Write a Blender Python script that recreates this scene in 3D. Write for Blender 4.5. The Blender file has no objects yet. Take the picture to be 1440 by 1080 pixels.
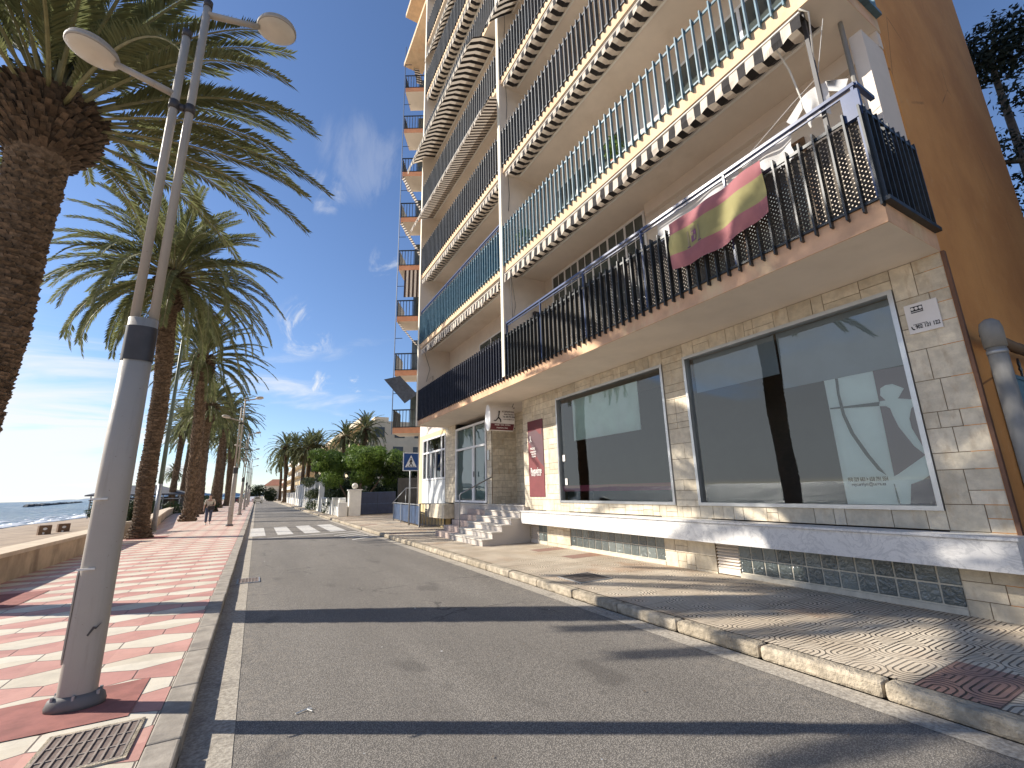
import bpy, math, random
from math import sin, cos, pi, radians, sqrt, floor
from mathutils import Vector, Matrix, noise

random.seed(7)
scn = bpy.context.scene
COL = scn.collection

# ------------------------------------------------------------------ helpers
class MB:
    """collects geometry for ONE mesh object"""
    def __init__(s): s.v = []; s.f = []; s.m = []
    def face(s, pts, mi=0):
        n = len(s.v); s.v += [tuple(p) for p in pts]; s.f.append(tuple(range(n, n + len(pts)))); s.m.append(mi)
    def box(s, x0, x1, y0, y1, z0, z1, mi=0, M=None):
        n = len(s.v)
        P = [(x0,y0,z0),(x1,y0,z0),(x1,y1,z0),(x0,y1,z0),(x0,y0,z1),(x1,y0,z1),(x1,y1,z1),(x0,y1,z1)]
        if M is not None: P = [tuple(M @ Vector(p)) for p in P]
        s.v += P
        for q in ((0,3,2,1),(4,5,6,7),(0,1,5,4),(1,2,6,5),(2,3,7,6),(3,0,4,7)):
            s.f.append(tuple(n + i for i in q)); s.m.append(mi)
    def bar(s, a, b, w, h=None, mi=0, up=(0,0,1)):
        a = Vector(a); b = Vector(b); h = h or w
        d = (b - a); L = d.length
        if L < 1e-6: return
        d.normalize(); u = Vector(up)
        if abs(d.dot(u)) > .98: u = Vector((1,0,0))
        r = d.cross(u).normalized(); u = r.cross(d)
        n = len(s.v)
        for c in (a, b):
            for i, j in ((-1,-1),(1,-1),(1,1),(-1,1)):
                s.v.append(tuple(c + r*(w/2*i) + u*(h/2*j)))
        for q in ((0,1,2,3),(7,6,5,4),(0,4,5,1),(1,5,6,2),(2,6,7,3),(3,7,4,0)):
            s.f.append(tuple(n + i for i in q)); s.m.append(mi)
    def tube(s, pts, rad, n=8, mi=0, cap=True, sx=1.0):
        pts = [Vector(p) for p in pts]
        if not hasattr(rad, '__len__'): rad = [rad]*len(pts)
        base = len(s.v); prev = None
        for i, p in enumerate(pts):
            d = (pts[min(i+1, len(pts)-1)] - pts[max(i-1, 0)]).normalized()
            if prev is None:
                u = Vector((0,0,1)) if abs(d.z) < .9 else Vector((1,0,0))
            else: u = prev
            r = (u - d*u.dot(d)).normalized(); q = d.cross(r); prev = r
            for k in range(n):
                a = 2*pi*k/n
                s.v.append(tuple(p + r*(cos(a)*rad[i]*sx) + q*(sin(a)*rad[i])))
        for i in range(len(pts)-1):
            for k in range(n):
                k2 = (k+1) % n
                s.f.append((base+i*n+k, base+i*n+k2, base+(i+1)*n+k2, base+(i+1)*n+k)); s.m.append(mi)
        if cap:
            s.f.append(tuple(base+k for k in range(n))[::-1]); s.m.append(mi)
            s.f.append(tuple(base+(len(pts)-1)*n+k for k in range(n))); s.m.append(mi)
    def prism(s, poly, a0, a1, axis='x', mi=0):
        """poly = 2D points; extruded along axis between a0 and a1"""
        def P(t, a):
            return {'x': (a, t[0], t[1]), 'y': (t[0], a, t[1]), 'z': (t[0], t[1], a)}[axis]
        n = len(s.v); k = len(poly)
        s.v += [P(t, a0) for t in poly] + [P(t, a1) for t in poly]
        s.f.append(tuple(range(n, n+k))); s.m.append(mi)
        s.f.append(tuple(range(n+2*k-1, n+k-1, -1))); s.m.append(mi)
        for i in range(k):
            j = (i+1) % k
            s.f.append((n+i, n+k+i, n+k+j, n+j)); s.m.append(mi)
    def build(s, name, mats, parent=None, smooth=False, bevel=0, recalc=True):
        me = bpy.data.meshes.new(name)
        me.from_pydata(s.v, [], s.f)
        if not isinstance(mats, (list, tuple)): mats = [mats]
        for m in mats: me.materials.append(m)
        if len(mats) > 1: me.polygons.foreach_set('material_index', s.m)
        if smooth: me.polygons.foreach_set('use_smooth', [True]*len(me.polygons))
        if recalc and len(s.f) < 60000:
            import bmesh
            bm = bmesh.new(); bm.from_mesh(me)
            bmesh.ops.recalc_face_normals(bm, faces=bm.faces); bm.to_mesh(me); bm.free()
        me.update()
        o = bpy.data.objects.new(name, me); COL.objects.link(o)
        if parent: o.parent = parent
        if bevel:
            b = o.modifiers.new('bevel', 'BEVEL'); b.width = bevel; b.segments = 2; b.limit_method = 'ANGLE'
        return o

def tag(o, label=None, cat=None, group=None, kind=None):
    if label: o['label'] = label
    if cat: o['category'] = cat
    if group: o['group'] = group
    if kind: o['kind'] = kind
    return o
def empty(name, loc=(0,0,0), rz=0):
    o = bpy.data.objects.new(name, None); COL.objects.link(o); o.location = loc; o.rotation_euler = (0,0,rz)
    o.empty_display_size = .2
    return o
def copy_tree(o, parent=None):
    c = o.copy(); COL.objects.link(c)
    if parent: c.parent = parent
    for ch in list(o.children): copy_tree(ch, c)
    return c

# ------------------------------------------------------------------ materials
def nodes_of(name):
    m = bpy.data.materials.new(name); m.use_nodes = True
    nt = m.node_tree; b = nt.nodes['Principled BSDF']
    return m, nt, b
class G:
    """small node graph helper"""
    def __init__(s, nt): s.nt = nt
    def n(s, t, **k):
        x = s.nt.nodes.new(t)
        for a, v in k.items(): setattr(x, a, v)
        return x
    def _in(s, node, i, v):
        if v is None: return
        if hasattr(v, 'is_linked') or hasattr(v, 'links'): s.nt.links.new(v, node.inputs[i])
        else:
            try: node.inputs[i].default_value = v
            except Exception:
                node.inputs[i].default_value = (*v, 1)[:4]
    def math(s, op, a, b=None, c=None, clamp=False):
        x = s.n('ShaderNodeMath', operation=op, use_clamp=clamp)
        s._in(x, 0, a); s._in(x, 1, b); s._in(x, 2, c); return x.outputs[0]
    def vec(s, kind='Object'):
        return s.n('ShaderNodeTexCoord').outputs[kind]
    def sep(s, v):
        x = s.n('ShaderNodeSeparateXYZ'); s._in(x, 0, v); return x.outputs
    def comb(s, a, b, c):
        x = s.n('ShaderNodeCombineXYZ'); s._in(x,0,a); s._in(x,1,b); s._in(x,2,c); return x.outputs[0]
    def map(s, v, scale=(1,1,1), loc=(0,0,0), rot=(0,0,0)):
        x = s.n('ShaderNodeMapping'); s._in(x,0,v); x.inputs[1].default_value = loc; x.inputs[2].default_value = rot; x.inputs[3].default_value = scale
        return x.outputs[0]
    def noise(s, v, scale=5, detail=5, rough=.55, dist=0):
        x = s.n('ShaderNodeTexNoise'); s._in(x, 'Vector', v)
        x.inputs['Scale'].default_value = scale; x.inputs['Detail'].default_value = detail
        x.inputs['Roughness'].default_value = rough; x.inputs['Distortion'].default_value = dist
        return x.outputs[0]
    def vor(s, v, scale=5, feature='F1', out=0, rand=1):
        x = s.n('ShaderNodeTexVoronoi', feature=feature); s._in(x, 'Vector', v); x.inputs['Scale'].default_value = scale
        x.inputs['Randomness'].default_value = rand
        return x.outputs[out]
    def ramp(s, f, stops):
        x = s.n('ShaderNodeMapRange', interpolation_type='SMOOTHSTEP'); s._in(x,0,f)
        for i, v in zip((1,2,3,4), stops): x.inputs[i].default_value = v
        return x.outputs[0]
    def mix(s, f, a, b, blend='MIX'):
        x = s.n('ShaderNodeMix', data_type='RGBA', blend_type=blend)
        s._in(x, 0, f)
        for i, v in ((6, a), (7, b)):
            if isinstance(v, (tuple, list)): x.inputs[i].default_value = (*v, 1)[:4]
            else: s.nt.links.new(v, x.inputs[i])
        return x.outputs[2]
    def bump(s, h, strength=.3, dist=.01):
        x = s.n('ShaderNodeBump'); s._in(x, 'Height', h); x.inputs['Strength'].default_value = strength; x.inputs['Distance'].default_value = dist
        return x.outputs[0]
def setc(b, nt, c):
    if isinstance(c, (tuple, list)): b.inputs['Base Color'].default_value = (*c, 1)[:4]
    else: nt.links.new(c, b.inputs['Base Color'])
def mul(c, k): return tuple(min(1, x*k) for x in c)

def simple(name, col, rough=.7, var=.18, vs=3., bump=.15, bs=60., bd=.004, metal=0, stain=None, ss=1.2, spec=None, island=0, world=False):
    m, nt, b = nodes_of(name); g = G(nt)
    v = g.vec('Object')
    if world: v = g.n('ShaderNodeNewGeometry').outputs['Position']
    f = g.noise(v, vs, 6, .6)
    f = g.ramp(f, (.3, .7, 0, 1))
    c = g.mix(f, mul(col, 1-var), mul(col, 1+var))
    if island:
        r = g.n('ShaderNodeNewGeometry').outputs['Random Per Island']
        c = g.mix(r, c, g.mix(1.0, c, (1-island, 1-island*1.05, 1-island*1.15), 'MULTIPLY'))
    if stain:
        f2 = g.ramp(g.noise(g.map(v, (1,1,.35)), ss, 7, .65), (.5, .72, 0, .8))
        c = g.mix(f2, c, stain)
    setc(b, nt, c)
    b.inputs['Roughness'].default_value = rough; b.inputs['Metallic'].default_value = metal
    if spec is not None: b.inputs['Specular IOR Level'].default_value = spec
    if bump: nt.links.new(g.bump(g.noise(v, bs, 5, .6), bump, bd), b.inputs['Normal'])
    return m

MT = {}
# asphalt: light worn aggregate
def asphalt():
    m, nt, b = nodes_of('asphalt'); g = G(nt); v = g.vec('Object')
    big = g.ramp(g.noise(g.map(v,(1,.25,1)), .7, 5, .6), (.3,.7,0,1))
    c = g.mix(big, (.165,.148,.128), (.215,.194,.168))
    agg = g.vor(v, 95, 'F1', 0)
    sp = g.noise(v, 160, 2, .5)
    c = g.mix(g.ramp(agg, (.1,.6,.0,.85)), mulc(g, c, 1.9), mulc(g, c, .4))
    c = g.mix(g.ramp(sp, (.58,.68,0,.8)), c, (.42,.385,.33))
    tracks = g.ramp(g.noise(g.map(v,(.9,.05,1)), 1.3, 4, .5), (.45,.7,0,.35))
    c = g.mix(tracks, c, (.11,.098,.085))
    c = g.mix(g.ramp(g.noise(v, 2.6, 8, .7), (.60,.76,0,.3)), c, (.19,.17,.15))
    wv = g.n('ShaderNodeVectorMath', operation='ADD'); nt.links.new(v, wv.inputs[0])
    wn_ = g.n('ShaderNodeTexNoise'); nt.links.new(v, wn_.inputs['Vector']); wn_.inputs['Scale'].default_value = 2.2; wn_.inputs['Detail'].default_value = 6
    nt.links.new(g.mix(1.0, wn_.outputs['Color'], (.5,.5,.5), 'MULTIPLY'), wv.inputs[1])
    ce = g.vor(wv.outputs[0], .42, 'DISTANCE_TO_EDGE', 0)
    cm = g.math('MULTIPLY', g.ramp(ce, (.002,.0085,1,0)), g.ramp(g.noise(v, .5, 3, .5), (.50,.62,0,.75)))
    c = g.mix(cm, c, (.045,.04,.036))
    oil = g.ramp(g.noise(g.map(v,(1,.5,1), loc=(4,2,0)), 1.7, 3, .4), (.63,.72,0,.45))
    c = g.mix(oil, c, (.07,.062,.055))
    grit = g.math('MULTIPLY', g.ramp(g.math('ABSOLUTE', g.math('SUBTRACT', g.sep(v)[0], 2.04)), (1.3,2.2,0,1)), g.ramp(g.noise(v, 7, 6, .7), (.48,.62,0,.5)))
    c = g.mix(grit, c, (.30,.26,.21))
    setc(b, nt, c); b.inputs['Roughness'].default_value = .85
    h = g.math('SUBTRACT', 1, agg)
    nt.links.new(g.bump(g.math('ADD', h, g.math('MULTIPLY', sp, .6)), .55, .006), b.inputs['Normal'])
    return m
def mulc(g, c, k): return g.mix(1.0, c, (k,k,k), 'MULTIPLY')
MT['asphalt'] = asphalt()

def gutter():
    m, nt, b = nodes_of('gutter_concrete'); g = G(nt); v = g.vec('Object')
    c = g.mix(g.ramp(g.noise(v, 30, 6, .7),(.35,.65,0,1)), (.28,.245,.20), (.50,.45,.37))
    c = g.mix(g.ramp(g.noise(v, 3, 6, .7),(.5,.7,0,.6)), c, (.17,.15,.13))
    setc(b, nt, c); b.inputs['Roughness'].default_value = .9
    nt.links.new(g.bump(g.noise(v, 60, 4, .7), .6, .01), b.inputs['Normal']); return m
MT['gutter'] = gutter()

def promenade():
    """hexagonal elongated pink / cream tiles, boundaries follow a triangle wave"""
    m, nt, b = nodes_of('promenade_tiles'); g = G(nt); v = g.vec('Object'); o = g.sep(v)
    px, py = .626, .737
    u = g.math('DIVIDE', g.math('ADD', o[0], .48), px)
    fu = g.math('FRACT', g.math('ADD', u, 100))
    du = g.math('ABSOLUTE', g.math('SUBTRACT', fu, .5))            # .5 at cream joint, 0 at pink joint
    tri = g.math('SUBTRACT', g.math('MULTIPLY', du, 4), 1)         # +1 at cream joint, -1 at pink joint
    w = g.math('ADD', g.math('DIVIDE', g.math('SUBTRACT', o[1], 5.9), py), 100.5)
    yc = g.math('MULTIPLY', g.math('SUBTRACT', g.math('FRACT', w), .5), py)
    ay = g.math('ABSOLUTE', yc)
    hw = g.math('SUBTRACT', py/4, g.math('MULTIPLY', tri, .062))
    d = g.math('SUBTRACT', ay, hw)                                 # <0 cream
    cream = g.math('LESS_THAN', d, 0)
    jd = g.math('ABSOLUTE', d)
    xc = g.math('MULTIPLY', g.math('SUBTRACT', .5, du), px)        # distance to cream joint
    xp = g.math('MULTIPLY', du, px)                                # distance to pink joint
    xd = g.math('ADD', g.math('MULTIPLY', xc, cream), g.math('MULTIPLY', xp, g.math('SUBTRACT', 1, cream)))
    wob = g.math('MULTIPLY', g.math('SUBTRACT', g.noise(v, 9, 3, .6), .5), .006)
    j = g.math('ADD', g.math('MINIMUM', jd, xd), wob)
    joint = g.ramp(j, (.004, .0085, 1, 0))
    # per tile tint
    tid = g.comb(g.math('FLOOR', g.math('ADD', u, g.math('MULTIPLY', cream, .0))), g.math('FLOOR', g.math('MULTIPLY', w, 2)), cream)
    wn = g.n('ShaderNodeTexWhiteNoise'); nt.links.new(tid, wn.inputs['Vector'])
    rnd = wn.outputs['Value']
    pk = g.mix(rnd, (.50,.245,.205), (.62,.335,.275))
    cr = g.mix(rnd, (.62,.55,.43), (.74,.68,.56))
    c = g.mix(cream, pk, cr)
    dirt = g.ramp(g.noise(v, 2.2, 8, .7), (.42,.7,0,.5))
    c = g.mix(dirt, c, mulc(g, c, .66))
    spk = g.ramp(g.noise(v, 45, 4, .7), (.55,.72,0,.35))
    c = g.mix(spk, c, mulc(g, c, .6))
    sandm = g.math('MULTIPLY', g.ramp(o[0], (-4.4,-2.0,.8,.12)), g.ramp(g.noise(v, 1.6, 8, .7), (.46,.66,0,.85)))
    c = g.mix(sandm, c, (.47,.37,.26))
    c = g.mix(g.math('MULTIPLY', joint, .85), c, (.10,.06,.05))
    setc(b, nt, c); b.inputs['Roughness'].default_value = .62
    h = g.math('ADD', g.math('MULTIPLY', g.math('SUBTRACT', 1, joint), 1.0), g.math('MULTIPLY', g.noise(v, 50, 4, .6), .25))
    nt.links.new(g.bump(h, .6, .006), b.inputs['Normal']); return m
MT['promenade'] = promenade()

def pavement():
    """square grooved tiles with concentric serpentine grooves"""
    m, nt, b = nodes_of('grooved_tiles'); g = G(nt); v = g.vec('Object'); o = g.sep(v)
    T = .472
    X = g.math('ADD', g.math('DIVIDE', g.math('SUBTRACT', o[0], 4.5), .86), 20)
    Y = g.math('ADD', g.math('DIVIDE', o[1], T), 60.05)
    cy = g.math('FRACT', Y); row = g.math('FLOOR', Y)
    # sheared serpentine: two families of stadium rings, offset half a period
    def ring(sx, sy):
        fx = g.math('MULTIPLY', g.math('ABSOLUTE', g.math('SUBTRACT', g.math('FRACT', g.math('ADD', X, sx)), .5)), .86)
        ax = g.math('MAXIMUM', g.math('SUBTRACT', fx, .13), 0)
        ay = g.math('MULTIPLY', g.math('SUBTRACT', cy, sy), T)
        return g.math('SQRT', g.math('ADD', g.math('MULTIPLY', ax, ax), g.math('MULTIPLY', ay, ay)))
    r = g.math('MINIMUM', ring(0, .27), ring(.5, .73))
    gr = g.math('PINGPONG', r, .0235)
    groove = g.ramp(gr, (.0038, .0085, 1, 0))
    ty = g.math('MULTIPLY', g.math('MINIMUM', cy, g.math('SUBTRACT', 1, cy)), T)
    groove = g.math('MAXIMUM', groove, g.ramp(ty, (.003,.007,1,0)))
    dash = g.math('MULTIPLY', g.math('PINGPONG', o[0], .02), 50)
    fade = g.ramp(g.noise(v, 1.5, 4, .5), (.35,.6,.6,1))
    groove = g.math('MULTIPLY', groove, fade)
    # occasional reddish tiles
    XX = g.math('FLOOR', g.math('DIVIDE', g.math('SUBTRACT', o[0], 4.5), .88))
    wn = g.n('ShaderNodeTexWhiteNoise'); nt.links.new(g.comb(XX, row, 0), wn.inputs['Vector'])
    red = g.math('GREATER_THAN', wn.outputs['Value'], .965)
    c = g.mix(g.ramp(g.noise(v, 1.1, 7, .65),(.35,.68,0,1)), (.54,.44,.32), (.70,.60,.46))
    c = g.mix(g.math('MULTIPLY', red, .8), c, (.33,.155,.12))
    c = g.mix(g.ramp(g.noise(v, .8, 6, .6),(.52,.72,0,.6)), c, (.46,.25,.13))
    c = g.mix(g.ramp(g.noise(v, 30, 4, .7),(.55,.75,0,.4)), c, mulc(g, c, .6))
    c = g.mix(groove, c, (.06,.047,.037))
    setc(b, nt, c); b.inputs['Roughness'].default_value = .8
    h = g.math('ADD', g.math('SUBTRACT', 1, groove), g.math('MULTIPLY', g.noise(v, 60, 4, .6), .25))
    nt.links.new(g.bump(h, 1.0, .014), b.inputs['Normal']); return m
MT['pavement'] = pavement()

MT['kerb'] = simple('kerb_stone', (.47,.40,.30), .9, .3, 9, 1.0, 24, .03, stain=(.19,.16,.125), ss=5, island=.25)
MT['kerb_grey'] = simple('kerb_concrete', (.33,.29,.24), .85, .2, 6, .4, 45, .008, stain=(.17,.15,.13), ss=3)
MT['paint_white'] = simple('road_paint', (.55,.53,.49), .7, .15, 8, .3, 90, .003, stain=(.2,.19,.18), ss=9)
MT['red_patch'] = simple('red_mortar', (.30,.115,.095), .85, .22, 5, .3, 50)
MT['sand'] = simple('sand', (.36,.27,.185), .95, .2, .5, .8, 2.5, .08, stain=(.24,.18,.13), ss=.3)
MT['stucco_wall'] = simple('sandy_stucco', (.50,.38,.25), .9, .2, 2, .6, 30, .01, stain=(.24,.17,.11), ss=1.6)
MT['stucco_cap'] = simple('sandy_cap', (.60,.49,.36), .9, .12, 3, .4, 40, .006)
MT['stone'] = simple('travertine_block', (.72,.635,.49), .75, .14, 7, .8, 22, .014, stain=(.50,.39,.26), ss=7, island=.22)
MT['grout'] = simple('grout', (.23,.165,.10), .95, .2, 8, .3, 50)
MT['plaster'] = simple('beige_plaster', (.72,.64,.55), .85, .05, 1.5, .25, 70, .004)
MT['soffit'] = simple('soffit_paint', (.74,.66,.56), .85, .07, .8, .2, 60, .003, stain=(.66,.58,.48), ss=.9)
MT['fascia1'] = simple('fascia_orange_worn', (.66,.41,.25), .85, .15, 2.5, .3, 50, .004, stain=(.74,.60,.36), ss=1.6)
MT['fascia2'] = simple('fascia_cream', (.68,.50,.32), .85, .1, 2.5, .25, 50, .004, stain=(.60,.36,.21), ss=1.1)
MT['fascia3'] = simple('fascia_orange', (.62,.30,.17), .85, .1, 2.5, .25, 50, .004)
MT['orange'] = simple('ochre_render', (.46,.195,.055), .9, .10, .6, .3, 45, .005, stain=(.40,.20,.07), ss=.6)
def ochre():
    m, nt, b = nodes_of('ochre_render_wall'); g = G(nt); v = g.vec('Object')
    c = g.mix(g.ramp(g.noise(v, .5, 6, .6),(.3,.7,0,1)), (.52,.225,.065), (.70,.335,.105))
    c = g.mix(g.ramp(g.noise(g.map(v,(3,3,.18)), 1.4, 6, .7),(.50,.78,0,.28)), c, (.38,.16,.055))
    c = g.mix(g.ramp(g.noise(v, 5, 7, .7),(.56,.72,0,.4)), c, (.66,.38,.17))
    ce = g.vor(g.map(v,(1,1,.6)), .5, 'DISTANCE_TO_EDGE', 0)
    cm = g.math('MULTIPLY', g.ramp(ce, (.001,.006,1,0)), g.ramp(g.noise(v, .6, 3, .5), (.5,.6,0,.8)))
    c = g.mix(cm, c, (.20,.085,.035))
    setc(b, nt, c); b.inputs['Roughness'].default_value = .9
    nt.links.new(g.bump(g.math('ADD', g.noise(v, 40, 5, .65), g.math('MULTIPLY', g.noise(v, 3, 4, .6), 1.5)), .5, .012), b.inputs['Normal']); return m
MT['orange'] = ochre()
MT['brown_edge'] = simple('brown_trim', (.17,.085,.05), .8, .15, 4, .2, 50)
MT['cream_paint'] = simple('cream_render', (.72,.58,.32), .85, .1, 2, .25, 60, .004, stain=(.62,.52,.36), ss=1.5)
MT['white_paint'] = simple('white_paint', (.74,.72,.66), .7, .05, 3, .12, 70, .003)
MT['fin'] = simple('pilaster_white', (.78,.72,.58), .8, .06, 3, .15, 60, .003)
MT['greyblue_panel'] = simple('pale_panel', (.60,.62,.62), .6, .08, 2, .1, 60)

def marble(name, base, vein, rough=.35, spec=.5):
    m, nt, b = nodes_of(name); g = G(nt); v = g.vec('Object')
    w = g.math('ABSOLUTE', g.math('SUBTRACT', g.noise(v, 3.2, 9, .62, 1.6), .5))
    vn = g.ramp(w, (.0, .045, .8, 0))
    w2 = g.math('ABSOLUTE', g.math('SUBTRACT', g.noise(v, 9, 8, .65, 1.2), .5))
    vn2 = g.ramp(w2, (.0, .03, .4, 0))
    c = g.mix(vn, base, vein); c = g.mix(vn2, c, vein)
    c = g.mix(g.ramp(g.noise(v, 1.2, 5, .6),(.4,.7,0,.35)), c, mul(base, .75))
    setc(b, nt, c); b.inputs['Roughness'].default_value = rough
    nt.links.new(g.bump(g.noise(v, 40, 3, .6), .08, .002), b.inputs['Normal']); return m
MT['marble'] = marble('white_marble', (.72,.70,.67), (.50,.49,.48))
MT['step_marble'] = marble('worn_marble', (.64,.59,.51), (.46,.42,.37), .6)
MT['terrazzo'] = simple('terrazzo_render', (.52,.47,.42), .85, .3, 60, .3, 60, .004, stain=(.36,.31,.27), ss=2)
MT['pinkstep'] = simple('pink_step', (.46,.36,.31), .75, .15, 5, .2, 50, stain=(.34,.27,.23), ss=3)

MT['lamp_metal'] = simple('lamp_grey_metal', (.40,.355,.295), .5, .06, 3, .05, 40, .002, metal=.0, stain=(.35,.31,.26), ss=3)
def lampm():
    m, nt, b = nodes_of('weathered_lamp_metal'); g = G(nt); v = g.vec('Object')
    c = g.mix(g.noise(v, 2.5, 5, .6), (.36,.32,.27), (.43,.385,.325))
    c = g.mix(g.ramp(g.noise(g.map(v,(8,8,.7)), 1.6, 6, .65),(.52,.74,0,.5)), c, (.27,.235,.195))
    c = g.mix(g.ramp(g.noise(v, 26, 5, .7),(.64,.70,0,.7)), c, (.16,.12,.09))
    setc(b, nt, c); nt.links.new(g.ramp(g.noise(v, 12, 4, .6), (.3,.7,.42,.65)), b.inputs['Roughness'])
    nt.links.new(g.bump(g.noise(v, 9, 4, .5), .12, .01), b.inputs['Normal']); return m
MT['lamp_metal'] = lampm()
MT['foot'] = simple('lamp_foot_grey', (.15,.14,.13), .6, .15, 5, .1, 40)
MT['dark_metal'] = simple('dark_metal', (.05,.045,.045), .5, .2, 5, .05, 40)
MT['lamp_glass'] = simple('frosted_glass', (.62,.58,.50), .3, .05, 5, 0)
MT['slat_dark'] = simple('slat_dark_green', (.022,.026,.028), .4, .3, 10, .1, 50, .002, stain=(.05,.045,.04), ss=6)
MT['slat_navy'] = simple('slat_navy', (.022,.026,.045), .5, .3, 10, .05, 50)
MT['slat_blue'] = simple('slat_blue', (.085,.17,.22), .45, .25, 8, .05, 50, stain=(.12,.20,.25), ss=2)
MT['slat_slate'] = simple('slat_slate', (.05,.06,.075), .5, .25, 8, .05, 50, stain=(.10,.12,.15), ss=2)
MT['panel_blue'] = simple('panel_blue', (.04,.12,.185), .5, .25, 6, .05, 50, stain=(.07,.18,.25), ss=3)
MT['panel_navy'] = simple('panel_navy', (.018,.022,.038), .6, .3, 6, .05, 50)
MT['rail_blue'] = simple('rail_blue', (.035,.06,.15), .35, .1, 6, .03, 50)
MT['lattice'] = simple('lattice_wood', (.085,.07,.055), .8, .3, 20, .2, 60, stain=(.20,.17,.13), ss=6)
MT['gate_blue'] = simple('gate_blue', (.02,.032,.075), .55, .15, 4, .05, 30)
MT['fence_blue'] = simple('fence_blue', (.035,.065,.13), .5, .25, 4, .05, 30)
MT['pipe'] = simple('pipe_grey', (.22,.21,.19), .6, .08, 4, .05, 40, stain=(.28,.27,.25), ss=5)
MT['pipe_dark'] = simple('pipe_brown', (.14,.095,.06), .6, .1, 4, .05, 40)
MT['wood_brown'] = simple('wood_brown', (.16,.09,.045), .6, .2, 12, .1, 60)
MT['awn_dark'] = simple('awning_dark', (.024,.021,.021), .9, .15, 20, .1, 200, .001)
MT['awn_brown'] = simple('awning_brown', (.05,.03,.024), .9, .15, 20, .1, 200, .001)
def cloth(name, col, tr=.3):
    m, nt, b = nodes_of(name); g = G(nt); v = g.vec('Object')
    c = g.mix(g.noise(v, 12, 5, .6), mul(col,.9), mul(col,1.08))
    setc(b, nt, c); b.inputs['Roughness'].default_value = .9
    t = g.n('ShaderNodeBsdfTranslucent'); nt.links.new(c, t.inputs[0])
    mx = g.n('ShaderNodeMixShader'); mx.inputs[0].default_value = tr
    nt.links.new(b.outputs[0], mx.inputs[1]); nt.links.new(t.outputs[0], mx.inputs[2])
    nt.links.new(mx.outputs[0], nt.nodes['Material Output'].inputs[0]); return m
MT['awn_cream'] = cloth('awning_cream', (.72,.64,.54), .2)
MT['cloth_white'] = cloth('cloth_white', (.78,.77,.75), .35)
MT['flag_red'] = cloth('flag_faded_red', (.50,.20,.21), .3)
MT['flag_yellow'] = cloth('flag_faded_yellow', (.46,.41,.18), .3)
MT['flag_purple'] = cloth('flag_crest', (.26,.12,.20), .2)
MT['flag_gold'] = cloth('flag_crest_gold', (.36,.30,.18), .2)
MT['alu'] = simple('aluminium', (.55,.56,.56), .35, .05, 5, .03, 40, metal=.8)
MT['white_frame'] = simple('white_frame', (.80,.80,.80), .4, .03, 5, .02, 40)
MT['brown_frame'] = simple('bronze_frame', (.14,.11,.085), .4, .1, 5, .03, 40, metal=.3)
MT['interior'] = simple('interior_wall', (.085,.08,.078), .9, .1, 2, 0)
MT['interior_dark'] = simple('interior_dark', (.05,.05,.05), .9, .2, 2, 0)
MT['blind'] = simple('blind_fabric', (.36,.40,.44), .8, .05, 3, 0)
MT['screen_pale'] = simple('pale_screen', (.78,.88,.82), .7, .08, 2.5, 0, stain=(.85,.92,.88), ss=2)
MT['vinyl_white'] = simple('vinyl_white', (.86,.92,.90), .6, .04, 2, 0)
MT['vinyl_purple'] = simple('vinyl_purple', (.19,.12,.145), .6, .05, 2, 0)
MT['vinyl_dark'] = simple('vinyl_dark', (.05,.07,.07), .6, .05, 2, 0)
MT['vinyl_pink'] = simple('vinyl_pink', (.36,.06,.14), .6, .1, 2, 0)
MT['sign_white'] = simple('sign_white', (.76,.72,.68), .45, .04, 3, 0)
MT['sign_maroon'] = simple('sign_maroon', (.13,.022,.030), .5, .1, 3, 0)
MT['poster_red'] = simple('poster_red', (.19,.045,.047), .6, .08, 3, 0)
MT['poster_plum'] = simple('poster_plum', (.115,.06,.07), .6, .08, 3, 0)
MT['black'] = simple('black_ink', (.02,.018,.018), .6, .05, 3, 0)
MT['sign_blue'] = simple('sign_blue', (.018,.075,.26), .4, .05, 3, 0)
MT['galv'] = simple('galvanised', (.34,.35,.36), .5, .1, 8, .05, 40, metal=.5)
MT['iron'] = simple('cast_iron', (.17,.125,.105), .75, .25, 20, .3, 60, stain=(.25,.18,.14), ss=10)
MT['dark_iron'] = simple('dark_iron', (.075,.06,.052), .75, .25, 20, .3, 60)
MT['rib_iron'] = simple('worn_iron_rib', (.30,.25,.21), .6, .2, 20, .1, 60)
MT['trunk'] = simple('palm_trunk', (.19,.13,.083), .95, .45, 14, .6, 60, .01, island=.55)
MT['trunk_far'] = simple('palm_trunk_far', (.17,.12,.075), .95, .45, 9, 1.0, 16, .05)
MT['boot'] = simple('palm_leaf_bases', (.135,.092,.06), .9, .4, 9, .5, 40, .01, island=.6)
MT['bark'] = simple('bark', (.12,.09,.065), .95, .3, 8, .6, 20, .02)
def leafmat(name, c1, c2, tr=.3, rough=.5, iv=1.0):
    m, nt, b = nodes_of(name); g = G(nt)
    r = g.n('ShaderNodeNewGeometry').outputs['Random Per Island']
    v = g.vec('Object')
    f = g.math('ADD', g.math('MULTIPLY', r, .6), g.math('MULTIPLY', g.ramp(g.noise(v, 1.1, 4, .6),(.35,.65,0,1)), .4))
    c = g.mix(f, c1, c2)
    setc(b, nt, c); b.inputs['Roughness'].default_value = rough; b.inputs['Specular IOR Level'].default_value = .25
    t = g.n('ShaderNodeBsdfTranslucent'); nt.links.new(mulc(g, c, 1.5), t.inputs[0])
    mx = g.n('ShaderNodeMixShader'); mx.inputs[0].default_value = tr
    nt.links.new(b.outputs[0], mx.inputs[1]); nt.links.new(t.outputs[0], mx.inputs[2])
    nt.links.new(mx.outputs[0], nt.nodes['Material Output'].inputs[0]); return m
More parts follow.
